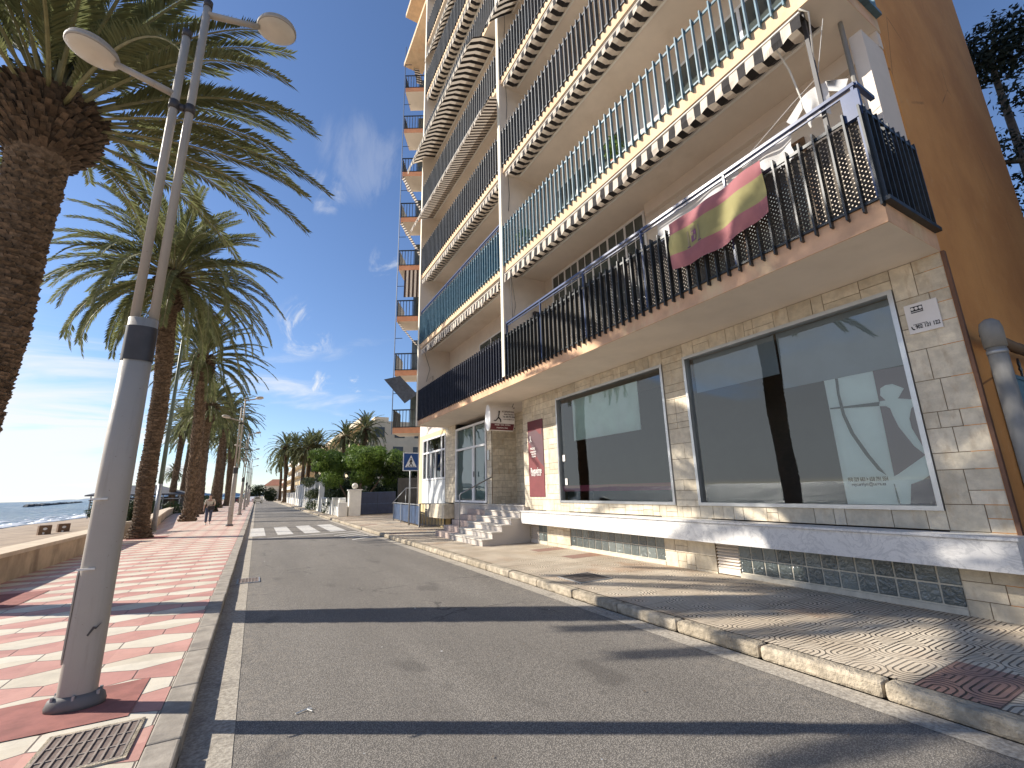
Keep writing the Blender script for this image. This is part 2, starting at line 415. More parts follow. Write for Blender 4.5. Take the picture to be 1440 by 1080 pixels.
MT['frond'] = leafmat('palm_frond', (.085,.098,.042), (.20,.21,.095), .38, .8)
MT['frond_far'] = leafmat('palm_frond_far', (.062,.075,.033), (.15,.16,.07), .35, .8)
MT['rachis'] = simple('palm_rachis', (.22,.20,.09), .55, .2, 6, 0)
MT['leaf_bright'] = leafmat('leaf_bright', (.04,.085,.018), (.17,.25,.045), .3)
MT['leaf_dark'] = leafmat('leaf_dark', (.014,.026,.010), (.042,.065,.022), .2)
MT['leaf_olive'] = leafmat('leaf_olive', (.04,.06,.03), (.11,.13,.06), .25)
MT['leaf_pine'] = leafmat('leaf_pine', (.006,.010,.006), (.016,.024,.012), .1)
MT['rock'] = simple('rock', (.38,.31,.23), .9, .3, 2, .8, 8, .08)
MT['rock_dark'] = simple('breakwater_rock', (.07,.075,.08), .9, .3, .3, .8, 1, .3)
MT['hill'] = simple('far_hill', (.34,.42,.48), 1, .08, .002, 0, world=True)  # pale grey-blue stands for distance haze, put into the colour
MT['roof_tile'] = simple('roof_terracotta', (.40,.17,.10), .85, .2, 2, .3, 10, .02)
MT['bar_roof'] = simple('bar_roof', (.10,.105,.12), .8, .2, 2, .3, 10, .02)
MT['far_beige'] = simple('far_beige', (.66,.55,.40), .9, .08, .5, 0)
MT['far_yellow'] = simple('far_yellow', (.66,.50,.28), .9, .08, .5, 0)
MT['far_white'] = simple('far_white', (.72,.68,.60), .9, .08, .5, 0)
MT['far_glass'] = simple('far_glass', (.05,.055,.06), .3, .2, 2, 0)
MT['car_white'] = simple('car_white', (.62,.62,.62), .25, .03, 2, 0)
MT['car_dark'] = simple('car_dark', (.04,.045,.06), .25, .1, 2, 0)
MT['rubber'] = simple('rubber', (.02,.02,.02), .8, .1, 5, 0)
MT['tail_red'] = simple('tail_red', (.4,.02,.02), .3, .1, 5, 0)
MT['skin'] = simple('skin', (.42,.26,.19), .6, .05, 5, 0)
MT['hair'] = simple('hair', (.05,.03,.02), .6, .2, 20, 0)
MT['shirt'] = simple('shirt_cream', (.55,.49,.40), .9, .1, 10, 0)
MT['jeans'] = simple('jeans', (.06,.075,.12), .9, .2, 10, 0)
MT['gb_mortar'] = simple('glassblock_mortar', (.60,.55,.45), .8, .1, 10, .2, 50)

def glass(name, ior=1.75, tint=(.60,.68,.67), rough=0.0, wave=.0):
    m, nt, b = nodes_of(name); g = G(nt); nt.nodes.remove(b)
    tr = g.n('ShaderNodeBsdfTransparent'); tr.inputs[0].default_value = (*tint, 1)
    gl = g.n('ShaderNodeBsdfGlossy'); gl.inputs['Roughness'].default_value = rough; gl.inputs[0].default_value = (.9,.94,.95,1)
    fr = g.n('ShaderNodeFresnel'); fr.inputs[0].default_value = ior
    if wave:
        bp = g.bump(g.noise(g.vec('Object'), .9, 2, .5), wave, .02)
        nt.links.new(bp, gl.inputs['Normal'])
    mx = g.n('ShaderNodeMixShader'); nt.links.new(fr.outputs[0], mx.inputs[0])
    nt.links.new(tr.outputs[0], mx.inputs[1]); nt.links.new(gl.outputs[0], mx.inputs[2])
    nt.links.new(mx.outputs[0], nt.nodes['Material Output'].inputs[0]); return m
MT['shop_glass'] = glass('shop_glass', 1.95, (.88,.93,.91), .002, .06)
MT['door_glass'] = glass('door_glass', 1.9, (.45,.52,.52), .004, .15)
MT['clear_glass'] = glass('clear_glass', 1.5, (.85,.9,.9), 0.01)
def gblock():
    m, nt, b = nodes_of('glass_block'); g = G(nt); v = g.vec('Object')
    r = g.n('ShaderNodeNewGeometry').outputs['Random Per Island']
    c = g.mix(r, (.06,.075,.075), (.19,.215,.205)); setc(b, nt, c)
    b.inputs['Roughness'].default_value = .12; b.inputs['Specular IOR Level'].default_value = .9
    nt.links.new(g.bump(g.noise(g.map(v,(1,1,1)), 14, 3, .5, 1.0), .8, .03), b.inputs['Normal']); return m
MT['glass_block'] = gblock()
def sea():
    m, nt, b = nodes_of('sea_water'); g = G(nt); v = g.vec('Object')
    setc(b, nt, g.mix(g.ramp(g.noise(g.map(v,(.05,.012,1)), .6, 5, .6),(.35,.65,0,1)), (.035,.10,.15), (.06,.15,.20)))
    nt.links.new(g.ramp(g.noise(g.map(v,(.35,1,1)), .35, 12, .85), (.44,.60,.10,.55)), b.inputs['Roughness'])
    h = g.math('ADD', g.noise(g.map(v,(1,.45,1)), .5, 6, .7), g.math('MULTIPLY', g.noise(v, 2.6, 3, .6), .5))
    nt.links.new(g.bump(h, 1.0, .7), b.inputs['Normal']); return m
MT['sea'] = sea()
def foam():
    m, nt, b = nodes_of('foam'); setc(b, nt, (.8,.82,.82)); b.inputs['Roughness'].default_value = .8; return m
MT['foam'] = foam()

def text_mesh(txt, size, name, mat_, M, parent, align='CENTER', depth=.002, squash=1.0, bold=False):
    """flat lettering converted to a mesh; M maps text space (x right, y up) to the thing"""
    cu = bpy.data.curves.new('lettering', 'FONT'); cu.body = txt; cu.size = size; cu.align_x = align; cu.align_y = 'CENTER'
    cu.extrude = depth; cu.resolution_u = 3
    if bold: cu.offset = size*.018
    ob = bpy.data.objects.new('lettering_tmp', cu); COL.objects.link(ob)
    bpy.context.view_layer.update()
    dg = bpy.context.evaluated_depsgraph_get()
    me = bpy.data.meshes.new_from_object(ob.evaluated_get(dg))
    bpy.data.objects.remove(ob); bpy.data.curves.remove(cu)
    me.transform(M @ Matrix.Diagonal((squash,1,1,1)))
    me.materials.clear(); me.materials.append(mat_)
    o = bpy.data.objects.new(name, me); COL.objects.link(o); o.parent = parent
    return o
def frameM(origin, right, up):
    r = Vector(right).normalized(); u = Vector(up).normalized(); n = r.cross(u)
    M = Matrix.Identity(4)
    for i in range(3):
        M[i][0] = r[i]; M[i][1] = u[i]; M[i][2] = n[i]; M[i][3] = origin[i]
    return M

# ------------------------------------------------------------------ ground
def sheet(name, x0, x1, y0, y1, z, mat_, label=None, nx=1, ny=1, kind='structure'):
    b = MB()
    for i in range(nx):
        for j in range(ny):
            xa = x0+(x1-x0)*i/nx; xb = x0+(x1-x0)*(i+1)/nx; ya = y0+(y1-y0)*j/ny; yb = y0+(y1-y0)*(j+1)/ny
            b.face([(xa,ya,z),(xb,ya,z),(xb,yb,z),(xa,yb,z)])
    o = b.build(name, mat_); tag(o, kind=kind); return o

KL, KR = -.28, 4.36     # kerb faces
gnd = MB(); gnd.face([(-4.2,-60,-.03),(4000,-60,-.03),(4000,6000,-.03),(-9,6000,-.03),(-9,90,-.03),(-4.2,30,-.03)])
tag(gnd.build('ground', simple('dry_ground', (.26,.21,.15), .95, .2, .3, .4, 3, .05)), kind='structure')
sheet('road', KL, KR, -30, 400, 0, MT['asphalt'])
g1 = MB(); g1.face([(KL,-30,.004),(.02,-30,.004),(.02,120,.004),(KL,120,.004)]); g1.face([(KR-.24,-30,.004),(KR,-30,.004),(KR,120,.004),(KR-.24,120,.004)])
tag(g1.build('gutter_strip', MT['gutter']), kind='structure')
# kerbs (stones)
random.seed(3)
kb = MB()
y = -12.
while y < 60:
    L = 1.0
    h = .125 + random.uniform(-.004,.004)
    kb.box(KR+random.uniform(-.006,.006), KR+.17, y+.006, y+L-.006, 0, h); y += L
kb.box(KR, KR+.17, 60, 260, 0, .125)
tag(kb.build('kerb', MT['kerb'], bevel=.03), kind='structure')
kb = MB(); y = -12.
while y < 60:
    kb.box(KL-.19, KL+random.uniform(-.004,.004), y+.004, y+.996, 0, .13+random.uniform(-.002,.002)); y += 1.0
kb.box(KL-.19, KL, 60, 260, 0, .13)
tag(kb.build('kerb', MT['kerb_grey'], bevel=.015), kind='structure')
# promenade on the sea side
pm = MB()
path = [(-30,-4.0),(12,-4.15),(20,-4.3),(30,-4.45),(45,-6.0),(60,-7.3),(90,-8.2),(160,-9.5),(260,-11)]
for (ya,xa),(yb,xb) in zip(path, path[1:]):
    pm.face([(xa,ya,.128),(KL-.19,ya,.128),(KL-.19,yb,.128),(xb,yb,.128)])
tag(pm.build('promenade', MT['promenade']), kind='structure')
# right pavement
pv = MB(); pv.face([(KR+.17,-30,.122),(7.6,-30,.122),(7.6,22.6,.122),(KR+.17,22.6,.122)])
pv.face([(KR+.17,22.6,.122),(14,22.6,.122),(14,34,.122),(KR+.17,34,.122)])
pv.face([(KR+.17,34,.122),(6.6,34,.122),(6.6,200,.122),(KR+.17,200,.122)])
tag(pv.build('pavement', MT['pavement']), kind='structure')
sheet('yard', 7.6, 30, -30, 1.9, .118, simple('yard_concrete', (.2,.17,.14), .9, .2, 1, .3, 30))
# zebra crossing and worn markings
for (a, b_) in ((-.06,.5),(.95,1.55),(1.98,2.62),(3.02,3.75)):
    pass
zb = MB()
for (a, b_) in ((-.08,.5),(.95,1.56),(2.0,2.65),(3.05,3.75)):
    zb.face([(a,22.2,.006),(b_,22.2,.006),(b_,27.6,.006),(a,27.6,.006)])
zb.face([(.2,20.75,.006),(4.05,21.3,.006),(4.05,21.55,.006),(.2,20.9,.006)])
for k in range(4):
    zb.face([(2.9+.1*k,19.9-k*.75,.006),(4.05,20.5-k*.75,.006),(4.05,20.75-k*.75,.006),(2.9+.1*k,20.1-k*.75,.006)])
tag(zb.build('crosswalk', MT['paint_white']), kind='structure')
rp = MB(); rp.face([(-4.0,9.9,.134),(-3.0,9.9,.134),(-3.0,11.3,.134),(-4.0,11.3,.134)]); rp.face([(-4.2,22.7,.134),(-3.0,22.7,.134),(-3.0,24.1,.134),(-4.2,24.1,.134)]); rp.face([(-2.2,4.56,.134),(-.66,4.56,.134),(-.66,5.36,.134),(-2.2,5.16,.134)])
tag(rp.build('mortar_patch', MT['red_patch']), kind='structure')
# beach, sea, shore
bm_ = MB()
xs = [-4.3,-6,-9,-14,-20,-26,-30,-34]; zs = [-.25,-.4,-.7,-1.0,-1.25,-1.5,-1.75,-2.2]
ys = [-60]+[i*6 for i in range(-5,40)]+[260,340,500,900]
def shore_shift(y): return 0 if y < 90 else -(y-90)*.012
V = {}
for i,x in enumerate(xs):
    for j,yy in enumerate(ys):
        nz = noise.noise(Vector((x*.35,yy*.25,0)))*.10 if 0 < i < 7 else 0
        xx = x if i else -4.3-(0 if yy<30 else min(4.5,(yy-30)*.075))
        V[i,j] = (min(xx, -4.3) + (shore_shift(yy) if i > 2 else 0), yy, zs[i]+nz)
for i in range(len(xs)-1):
    for j in range(len(ys)-1):
        bm_.face([V[i,j],V[i+1,j],V[i+1,j+1],V[i,j+1]])
tag(bm_.build('beach_sand', MT['sand'], smooth=True), kind='structure')
sb = MB(); SZ = -1.6
sb.face([(-28,-400,SZ),(-28,1000,SZ),(-34,9000,SZ),(-30000,30000,SZ),(-30000,-400,SZ)])
tag(sb.build('sea', MT['sea']), kind='structure')
fb = MB(); random.seed(11)
for off, wd in ((-28.6,1.5),(-31.8,.8),(-35.5,.7)):
    pr = None
    for j in range(0, 420):
        yy = 5 + j*.6
        n1 = noise.noise(Vector((yy*.22, off, 0))); n2 = noise.noise(Vector((yy*.5, off+9, 0)))
        x0 = off + n1*.8 + shore_shift(yy); w = max(.0, wd*(.75 + 1.3*n2)); z0 = SZ+.05 + .10*max(0, n2)
        cur = ((x0, yy, z0-.04), (x0-w*.5, yy, z0+.13*w), (x0-w, yy, z0-.04))
        if pr:
            fb.face([pr[0],pr[1],cur[1],cur[0]]); fb.face([pr[1],pr[2],cur[2],cur[1]])
        pr = cur
tag(fb.build('foam', MT['foam'], smooth=True), label='white foam of the small waves breaking on the sand', kind='stuff')
# distant land across the bay
hb = MB(); pr = None
for j in range(0, 90):
    a = j/89; yy = 7200 + 1800*a; xx = -2150 + 2700*a
    h = (12 + 70*min(1, a*3)) * (.65 + .35*noise.noise(Vector((j*.25,0,0)))) + 22*noise.noise(Vector((j*.9,3,0)))*min(1,a*3)
    if a < .02: h = 0
    cur = ((xx,yy,SZ-1),(xx+60,yy+160,max(h,SZ)),(xx+200,yy+900,SZ-1))
    if pr:
        hb.face([pr[0],cur[0],cur[1],pr[1]]); hb.face([pr[1],cur[1],cur[2],pr[2]])
    pr = cur
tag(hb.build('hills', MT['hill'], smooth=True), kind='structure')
bw = MB(); random.seed(5); bw.box(-2,0,0,620,-1,.2,M=Matrix.Translation((-124,398,SZ)) @ Matrix.Rotation(math.atan2(95,480),4,'Z'))
for j in range(150):
    t = j/149; x = -125 - 95*t + 0*t; yy = 400 + 480*t
    s = random.uniform(.9,1.7); R = Matrix.Translation((x+random.uniform(-2,2), yy, SZ+.4)) @ Matrix.Rotation(random.uniform(0,3),4,'Z') @ Matrix.Rotation(random.uniform(-.5,.5),4,'X')
    bw.box(-s,s,-s,s,-s*.7,s*.45, M=R)
tag(bw.build('breakwater', MT['rock_dark']), 'low dark rock breakwater running out into the sea', 'breakwater')

# ------------------------------------------------------------------ promenade wall
def wallseg(pts, name, label, t=.5, h=.62):
    r = empty(name, (pts[0][0], pts[0][1], .128)); tag(r, label, 'low wall', 'low walls between promenade and beach')
    o0 = Vector((pts[0][0], pts[0][1], .128))
    b = MB(); c = MB()
    for (xa,ya),(xb,yb) in zip(pts, pts[1:]):
        P = lambda x,y,z: tuple(Vector((x,y,z))-o0)
        b.face([P(xa,ya,-.2),P(xb,yb,-.2),P(xb,yb,h),P(xa,ya,h)])
        b.face([P(xa-t,ya,-1.2),P(xb-t,yb,-1.2),P(xb-t,yb,h),P(xa-t,ya,h)])
        for dz, f in ((h,c),):
            q = .03
            f.face([P(xa+q,ya,dz),P(xb+q,yb,dz),P(xb+q,yb,dz+.08),P(xa+q,ya,dz+.08)])
            f.face([P(xa+q,ya,dz+.08),P(xb+q,yb,dz+.08),P(xb-t-q,yb,dz+.08),P(xa-t-q,ya,dz+.08)])
            f.face([P(xa-t-q,ya,dz),P(xb-t-q,yb,dz),P(xb-t-q,yb,dz+.08),P(xa-t-q,ya,dz+.08)])
            f.face([P(xa+q,ya,dz),P(xb+q,yb,dz),P(xb-t-q,yb,dz),P(xa-t-q,ya,dz)])
    for (x,yy,s) in ((pts[0][0],pts[0][1],0),(pts[-1][0],pts[-1][1],0)):
        b.face([P(x,yy,-1.2),P(x,yy,h),P(x-t,yy,h),P(x-t,yy,-1.2)])
        c.face([P(x+q,yy,h),P(x+q,yy,h+.08),P(x-t-q,yy,h+.08),P(x-t-q,yy,h)])
    b.build('wall_body', MT['stucco_wall'], r); c.build('coping', MT['stucco_cap'], r)
wallseg([(-3.95,-12),(-4.0,4),(-4.12,12.3),(-4.22,18),(-4.26,21.6)], 'low_wall', 'sandy low wall nearest the viewer, running up to the second palm')
wallseg([(-4.34,25.6),(-4.42,30),(-5.3,38),(-6.4,48),(-7.4,60),(-8.3,90),(-9.6,160)], 'low_wall', 'sandy low wall beyond the second palm, running off behind the walking person')

# ------------------------------------------------------------------ building
B = empty('apartment_building', (7.2, 12, .12))
tag(B, 'tall beige seaside apartment block with striped awnings, blue railings and an ochre end wall', 'building')
BO = Vector((7.2,12,.12))
def bb(mb, name, mats, parent=None, **k):
    """build with world coordinates, then parent keeping world placement"""
    o = mb.build(name, mats, None, **k); o.parent = parent or B
    # the root empty carries the offset; every child sits at minus that offset
    if parent is None: o.location = -BO
    return o
FX = 5.8        # balcony front
WX = 7.2        # wall plane
SB = [4.42, 7.88, 11.27, 14.66, 18.05, 21.5, 24.95, 28.4]     # slab undersides
TH = .31
Y0, YM, Y1, YE = 1.72, 10.55, 18.5, 22.6
TOP = 31.6
# solid upper body and ground floor shell
u = MB(); u.box(WX, 12.4, Y0+.2, YE, SB[0], TOP)
bb(u, 'upper_wall', MT['plaster'])
gb = MB(); gb.box(WX, 12.4, Y0, Y0+.2, 0, TOP+.3); bb(gb, 'gable_wall', MT['orange'])
e = MB(); e.box(WX-.02, WX+.05, Y0-.035, Y0, .12, SB[0]-.003); e.box(WX-.12,WX-.02, Y0-.03, Y0-.005,.12,.95); bb(e, 'corner_trim', MT['brown_edge'])
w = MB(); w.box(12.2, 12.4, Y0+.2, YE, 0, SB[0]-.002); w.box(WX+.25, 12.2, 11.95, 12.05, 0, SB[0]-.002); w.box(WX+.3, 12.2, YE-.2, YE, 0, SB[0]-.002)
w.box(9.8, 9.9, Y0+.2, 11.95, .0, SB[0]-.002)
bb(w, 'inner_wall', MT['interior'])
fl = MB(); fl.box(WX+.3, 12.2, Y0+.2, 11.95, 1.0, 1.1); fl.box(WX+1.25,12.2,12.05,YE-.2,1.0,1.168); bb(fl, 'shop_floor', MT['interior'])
# ashlar blocks
W1 = (6.33,10.13,1.33,4.08); W2 = (2.33,5.68,1.33,4.08)
def ashlar(mb, a0, a1, z0, z1, put, big=1.0, seed=0):
    """random coursed blocks filling a rectangle; put(a0,a1,z0,z1) adds one block"""
    rnd = random.Random(seed); z = z0
    while z < z1-.02:
        h = rnd.choice((.2,.3,.3,.4))*big
        if z + h > z1-.1: h = z1-z
        a = a0
        while a < a1-.02:
            wd = rnd.choice((.2,.3,.45,.6))*big
            if a + wd > a1-.12: wd = a1-a
            if h > .25*big and rnd.random() < .4:
                k = rnd.choice((.4,.5,.6)); put(a,a+wd,z,z+h*k); put(a,a+wd,z+h*k,z+h)
            elif h > .25*big and wd > .4*big and rnd.random() < .4:
                k = rnd.choice((.35,.5,.65)); put(a,a+wd*k,z,z+h); put(a+wd*k,a+wd,z,z+h)
            else: put(a,a+wd,z,z+h)
            a += wd
        z += h
st = MB(); gr = MB()
def face_x(a,b,c,d,x=WX, dep=.03):
    gp = .0045; j = random.uniform(0,.004); st.box(x-.0-j, x+dep, a+gp, b-gp, c+gp, d-gp)
def wallpiece(a0,a1,z0,z1,seed,big=1.0,x=WX):
    global st, gr
    st = MB(); gr = st; gr.box(x+.008, x+.25, a0, a1, z0, z1, 1)
    ashlar(st, a0, a1, z0, z1, lambda a,b,c,d: face_x(a,b,c,d,x), big, seed)
    bb(st, 'stone_facing', [MT['stone'], MT['grout']])
SF = SB[0]-.003
wallpiece(Y0+.004, W2[0]-.06, 1.05, SF, 1)
wallpiece(W2[1]+.06, W1[0]-.06, 1.05, SF, 2)
wallpiece(W1[1]+.06, 12.05, 1.05, SF, 3)
wallpiece(W2[0]-.06, W2[1]+.06, W2[3]+.05, SF, 4, .8); wallpiece(W1[0]-.06, W1[1]+.06, W1[3]+.05, SF, 5, .8)
wallpiece(W2[0]-.06, W2[1]+.06, 1.05, W2[2]-.05, 6, .9); wallpiece(W1[0]-.06, W1[1]+.06, 1.05, W1[2]-.05, 7, .9)
# base course under the marble ledge
wallpiece(Y0+.004, 2.28, 0, 1.05, 8); wallpiece(5.52, 6.68, 0, 1.05, 9); wallpiece(9.82, 10.9, 0, 1.05, 10); 
wallpiece(11.75,12.05,0,1.05,20)
# entrance recess
wallpiece(14.3, 14.66, 1.17, SF, 11, .8); wallpiece(17.72, 18.83, 1.17, SF, 12, .8)
wallpiece(12.9, 14.3, 1.17, SF, 13, .8, 8.2)
for yy, s in ((12.05,14),):
    pass
rs = MB()
def face_y(a,b,c,d): st.box(a+.004,b-.004, 14.27, 14.3, c+.004, d-.004)
st = MB(); gr = st; gr.box(7.23, 8.2, 14.3, 14.4, 1.17, SF, 1)
ashlar(st, 7.23, 8.2, 1.17, SF, face_y, .8, 15)
bb(st, 'stone_facing', [MT['stone'], MT['grout']])
st = MB(); st.box(8.21,8.4,12.05,12.9,3.5,SF); bb(st, 'door_lintel', MT['plaster'])
# painted side wall with the white window
pw = MB(); pw.box(WX, WX+.25, 18.83, YE-.003, 4.22, SF); pw.box(WX, WX+.25, 22.05, YE-.003, 0, 4.22); pw.box(WX,WX+.25,18.83,22.05,0,1.1)
bb(pw, 'painted_wall', MT['cream_paint'])
pp = MB(); pp.box(WX-.01, WX+.2, 18.87, 22.03, 1.1, 2.16); bb(pp, 'pale_panel', MT['greyblue_panel'])
pl = MB(); pl.box(6.75, WX-.012, 17.75, 20.2, .55, 1.12); bb(pl, 'stone_ledge', MT['stone'])

# windows
def shop_window(W, name='shop_window'):
    y0,y1,z0,z1 = W
    f = MB(); t = .055
    f.box(WX-.03, WX+.12, y0-t, y1+t, z0-t, z0); f.box(WX-.03, WX+.12, y0-t, y1+t, z1, z1+t)
    f.box(WX-.03, WX+.12, y0-t, y0, z0, z1); f.box(WX-.03, WX+.12, y1, y1+t, z0, z1)
    fo = bb(f, name, MT['alu'])
    p = MB(); p.face([(WX+.05,y0,z0),(WX+.05,y0,z1),(WX+.05,y1,z1),(WX+.05,y1,z0)])
    p.build('pane', MT['shop_glass'], fo, recalc=False)
    return fo
sw2 = shop_window(W2); sw1 = shop_window(W1)
def polyx(mb, pts, x, dx=.004, mi=0):
    mb.prism([(a,b) for a,b in pts], x, x+dx, 'x', mi)
# vinyl film of the big window (figure, panels, lettering) just behind the pane
film = empty('window_film', (WX+.07, 2.8, 2.2)); tag(film, 'grey-green and plum window film with a stylised figure behind the large pane', 'window film')
FO = Vector((WX+.07,2.8,2.2))
def fpart(mb, name, m):
    o = mb.build(name, m, film); o.location = -FO; return o
q = MB(); polyx(q, [(3.33,3.12),(2.71,3.12),(2.73,1.335),(3.33,1.335)], WX+.075); fpart(q, 'pale_panel', MT['vinyl_white'])
q = MB(); polyx(q, [(2.706,3.12),(2.34,3.10),(2.335,1.335),(2.726,1.335)], WX+.075); fpart(q, 'plum_panel', MT['vinyl_purple'])
fig = [(2.702,2.691),(2.635,2.691),(2.681,2.768),(2.663,2.865),(2.60,2.895),(2.525,2.895),(2.413,2.812),(2.489,2.704),(2.505,2.695),(2.345,2.65),(2.345,2.572),(2.388,2.539),(2.43,2.409),(2.428,2.29),(2.365,2.06),(2.34,2.03),(2.34,1.709),(2.438,1.64),(2.565,1.589),(2.618,1.34),(2.72,1.338),(2.746,1.577),(2.724,1.693),(2.67,1.724),(2.354,1.944),(2.444,2.058),(2.559,2.324),(2.593,2.486),(2.606,2.576),(2.642,2.614),(2.714,2.626)]
q = MB(); polyx(q, fig, WX+.066); fpart(q, 'figure_shape', MT['vinyl_white'])
q = MB()
polyx(q, [(3.177,3.118),(3.143,3.114),(3.158,2.882),(3.141,2.591),(3.076,2.301),(2.944,1.981),(2.807,1.713),(2.889,1.785),(3.002,2.003),(3.124,2.307),(3.18,2.579),(3.191,2.889)], WX+.068)
polyx(q, [(3.315,2.702),(2.711,2.684),(2.721,2.631),(3.317,2.687)], WX+.0665)
polyx(q, [(2.745,1.6),(2.74,1.35),(2.72,1.35),(2.735,1.6)], WX+.0625)
fpart(q, 'bow_shape', MT['vinyl_dark'])
o = text_mesh('950 329 683 > 658 791 554', .075, 'lettering', MT['vinyl_dark'], frameM((WX+.07,3.03,1.665),(0,-1,0),(0,0,1)), film, squash=.56, bold=True); o.location = -FO
o = text_mesh('reycerriym@terra.es', .060, 'lettering', MT['vinyl_dark'], frameM((WX+.07,3.03,1.60),(0,-1,0),(0,0,1)), film, squash=.78, bold=True); o.location = -FO
# roller blinds / boards inside
def inside(name, label, cat, boxes, m, group=None):
    b = MB()
    for bx in boxes: b.box(*bx)
    o = b.build(name, m); tag(o, label, cat, group); return o
inside('roller_blind', 'grey roller blind hanging in the upper right of the large shop window', 'blind', [(WX+.16,WX+.175,2.36,3.96,3.14,4.08)], MT['blind'], 'grey roller blinds in the large window')
inside('roller_blind', 'shorter grey roller blind hanging in the upper left of the large shop window', 'blind', [(WX+.16,WX+.175,4.0,5.62,3.4,4.08)], MT['blind'], 'grey roller blinds in the large window')
inside('paper_screen', 'pale green paper screen hanging in the top of the smaller shop window', 'screen', [(WX+.10,WX+.115,7.12,9.56,2.87,3.98)], MT['screen_pale'])
inside('film_band', 'dark pink film band along the bottom of the smaller shop window', 'window film', [(WX+.07,WX+.075,6.34,10.12,1.56,1.71)], MT['vinyl_pink'])
inside('sticker', 'small white notice stuck halfway up the smaller shop window', 'notice', [(WX+.035,WX+.04,9.93,10.04,2.36,2.53)], MT['sign_white'], 'notices on the smaller shop window')
inside('sticker', 'small white notice stuck low on the smaller shop window', 'notice', [(WX+.035,WX+.04,9.87,9.97,1.73,1.9)], MT['sign_white'], 'notices on the smaller shop window')

# white multi-pane window and glazed entrance
def grid_window(name, y0,y1,z0,z1, vy, hz, gm, fm, x=WX, t=.06, label=None):
    f = MB()
    f.box(x-.02,x+.1,y0,y1,z0,z0+t); f.box(x-.02,x+.1,y0,y1,z1-t,z1)
    f.box(x-.02,x+.1,y0,y0+t,z0+t,z1-t); f.box(x-.02,x+.1,y1-t,y1,z0+t,z1-t)
    for h in hz: f.box(x-.012,x+.09,y0+t,y1-t,h-t/2,h+t/2)
    for v, a, b in vy: f.box(x-.008,x+.08,v-t/2,v+t/2,a,b)
    fo = bb(f, name, fm)
    p = MB(); p.face([(x+.04,y0+t,z0+t),(x+.04,y0+t,z1-t),(x+.04,y1-t,z1-t),(x+.04,y1-t,z0+t)])
    p.build('pane', gm, fo, recalc=False); return fo
grid_window('window', 18.87,22.03,2.18,4.2, [(19.4,3.5,4.15),(21.4,2.24,4.15),(20.2,2.24,3.5),(20.8,2.24,3.5),(19.4,2.24,3.5)], [3.5], MT['door_glass'], MT['white_frame'], t=.08)
ed = grid_window('entrance_door', 14.72,17.66,1.2,4.2, [(15.85,1.26,4.14),(15.95,1.26,3.28)], [3.3], MT['door_glass'], MT['white_frame'], t=.08)
h_ = MB(); h_.bar((WX-.06,15.7,2.15),(WX-.06,15.7,2.35),.03); h_.build('handle', MT['dark_metal'], ed)
dd = MB(); dd.box(8.22,8.27,12.1,12.86,1.17,3.5); do = bb(dd, 'side_door', MT['brown_frame'])
ic = MB(); ic.box(WX-.05,WX-.006,14.42,14.56,2.7,3.05); bb(ic, 'intercom', MT['alu'])
inside('door_backboard', 'pale curtain added behind the glazed entrance door to imitate its sky reflection', 'backboard', [(WX+.10,WX+.11,14.82,17.56,1.3,4.1)], MT['vinyl_white'])  # added pale board imitates the sky reflection in the door glass
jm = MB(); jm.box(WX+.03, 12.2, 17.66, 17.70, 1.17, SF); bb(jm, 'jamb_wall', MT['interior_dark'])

# marble ledge
lg = MB(); lg.box(6.84, WX-.006, 1.66, 11.72, .68, 1.0); lg.box(6.815, WX-.006, 1.64, 11.72, 1.003, 1.035)
bb(lg, 'marble_ledge', MT['marble'], bevel=.004)
# glass block bands, vents
def glass_blocks(y0, y1, z0, z1, n, rows):
    fr = MB(); fr.box(WX+.02, WX+.2, y0, y1, z0-.08, z1+.03)
    fr.box(WX-.012, WX+.018, y0, y1, z0-.13, z0-.01); fo = bb(fr, 'glass_block_band', MT['gb_mortar'])
    g_ = MB(); dy = (y1-y0)/n; dz = (z1-z0)/rows
    for i in range(n):
        for j in range(rows):
            g_.box(WX+.008, WX+.03, y0+i*dy+.009, y0+(i+1)*dy-.009, z0+j*dz+.009, z0+(j+1)*dz-.009)
    g_.build('glass_blocks', MT['glass_block'], fo, bevel=.01)
glass_blocks(2.28, 5.08, .20, .66, 13, 2); glass_blocks(6.68, 9.82, .20, .66, 13, 2); glass_blocks(10.9,11.35,.2,.66,2,2)
def vent(y0,y1,z0,z1):
    b = MB()
    b.box(WX+.06, WX+.1, y0, y1, z0-.1, z1)
    b.box(WX-.004,WX+.058,y0,y1,z0-.1,z0)
    n = 8
    for k in range(n):
        zz = z0 + (z1-z0)*(k+.5)/n
        M = Matrix.Translation((WX+.02,0,zz)) @ Matrix.Rotation(radians(-35),4,'Y')
        b.box(-.03,.03,y0,y1,-.006,.006, M=M)
    bb(b, 'vent_grille', MT['plaster'])
vent(5.08,5.5,.24,.66); vent(11.35,11.75,.22,.66)

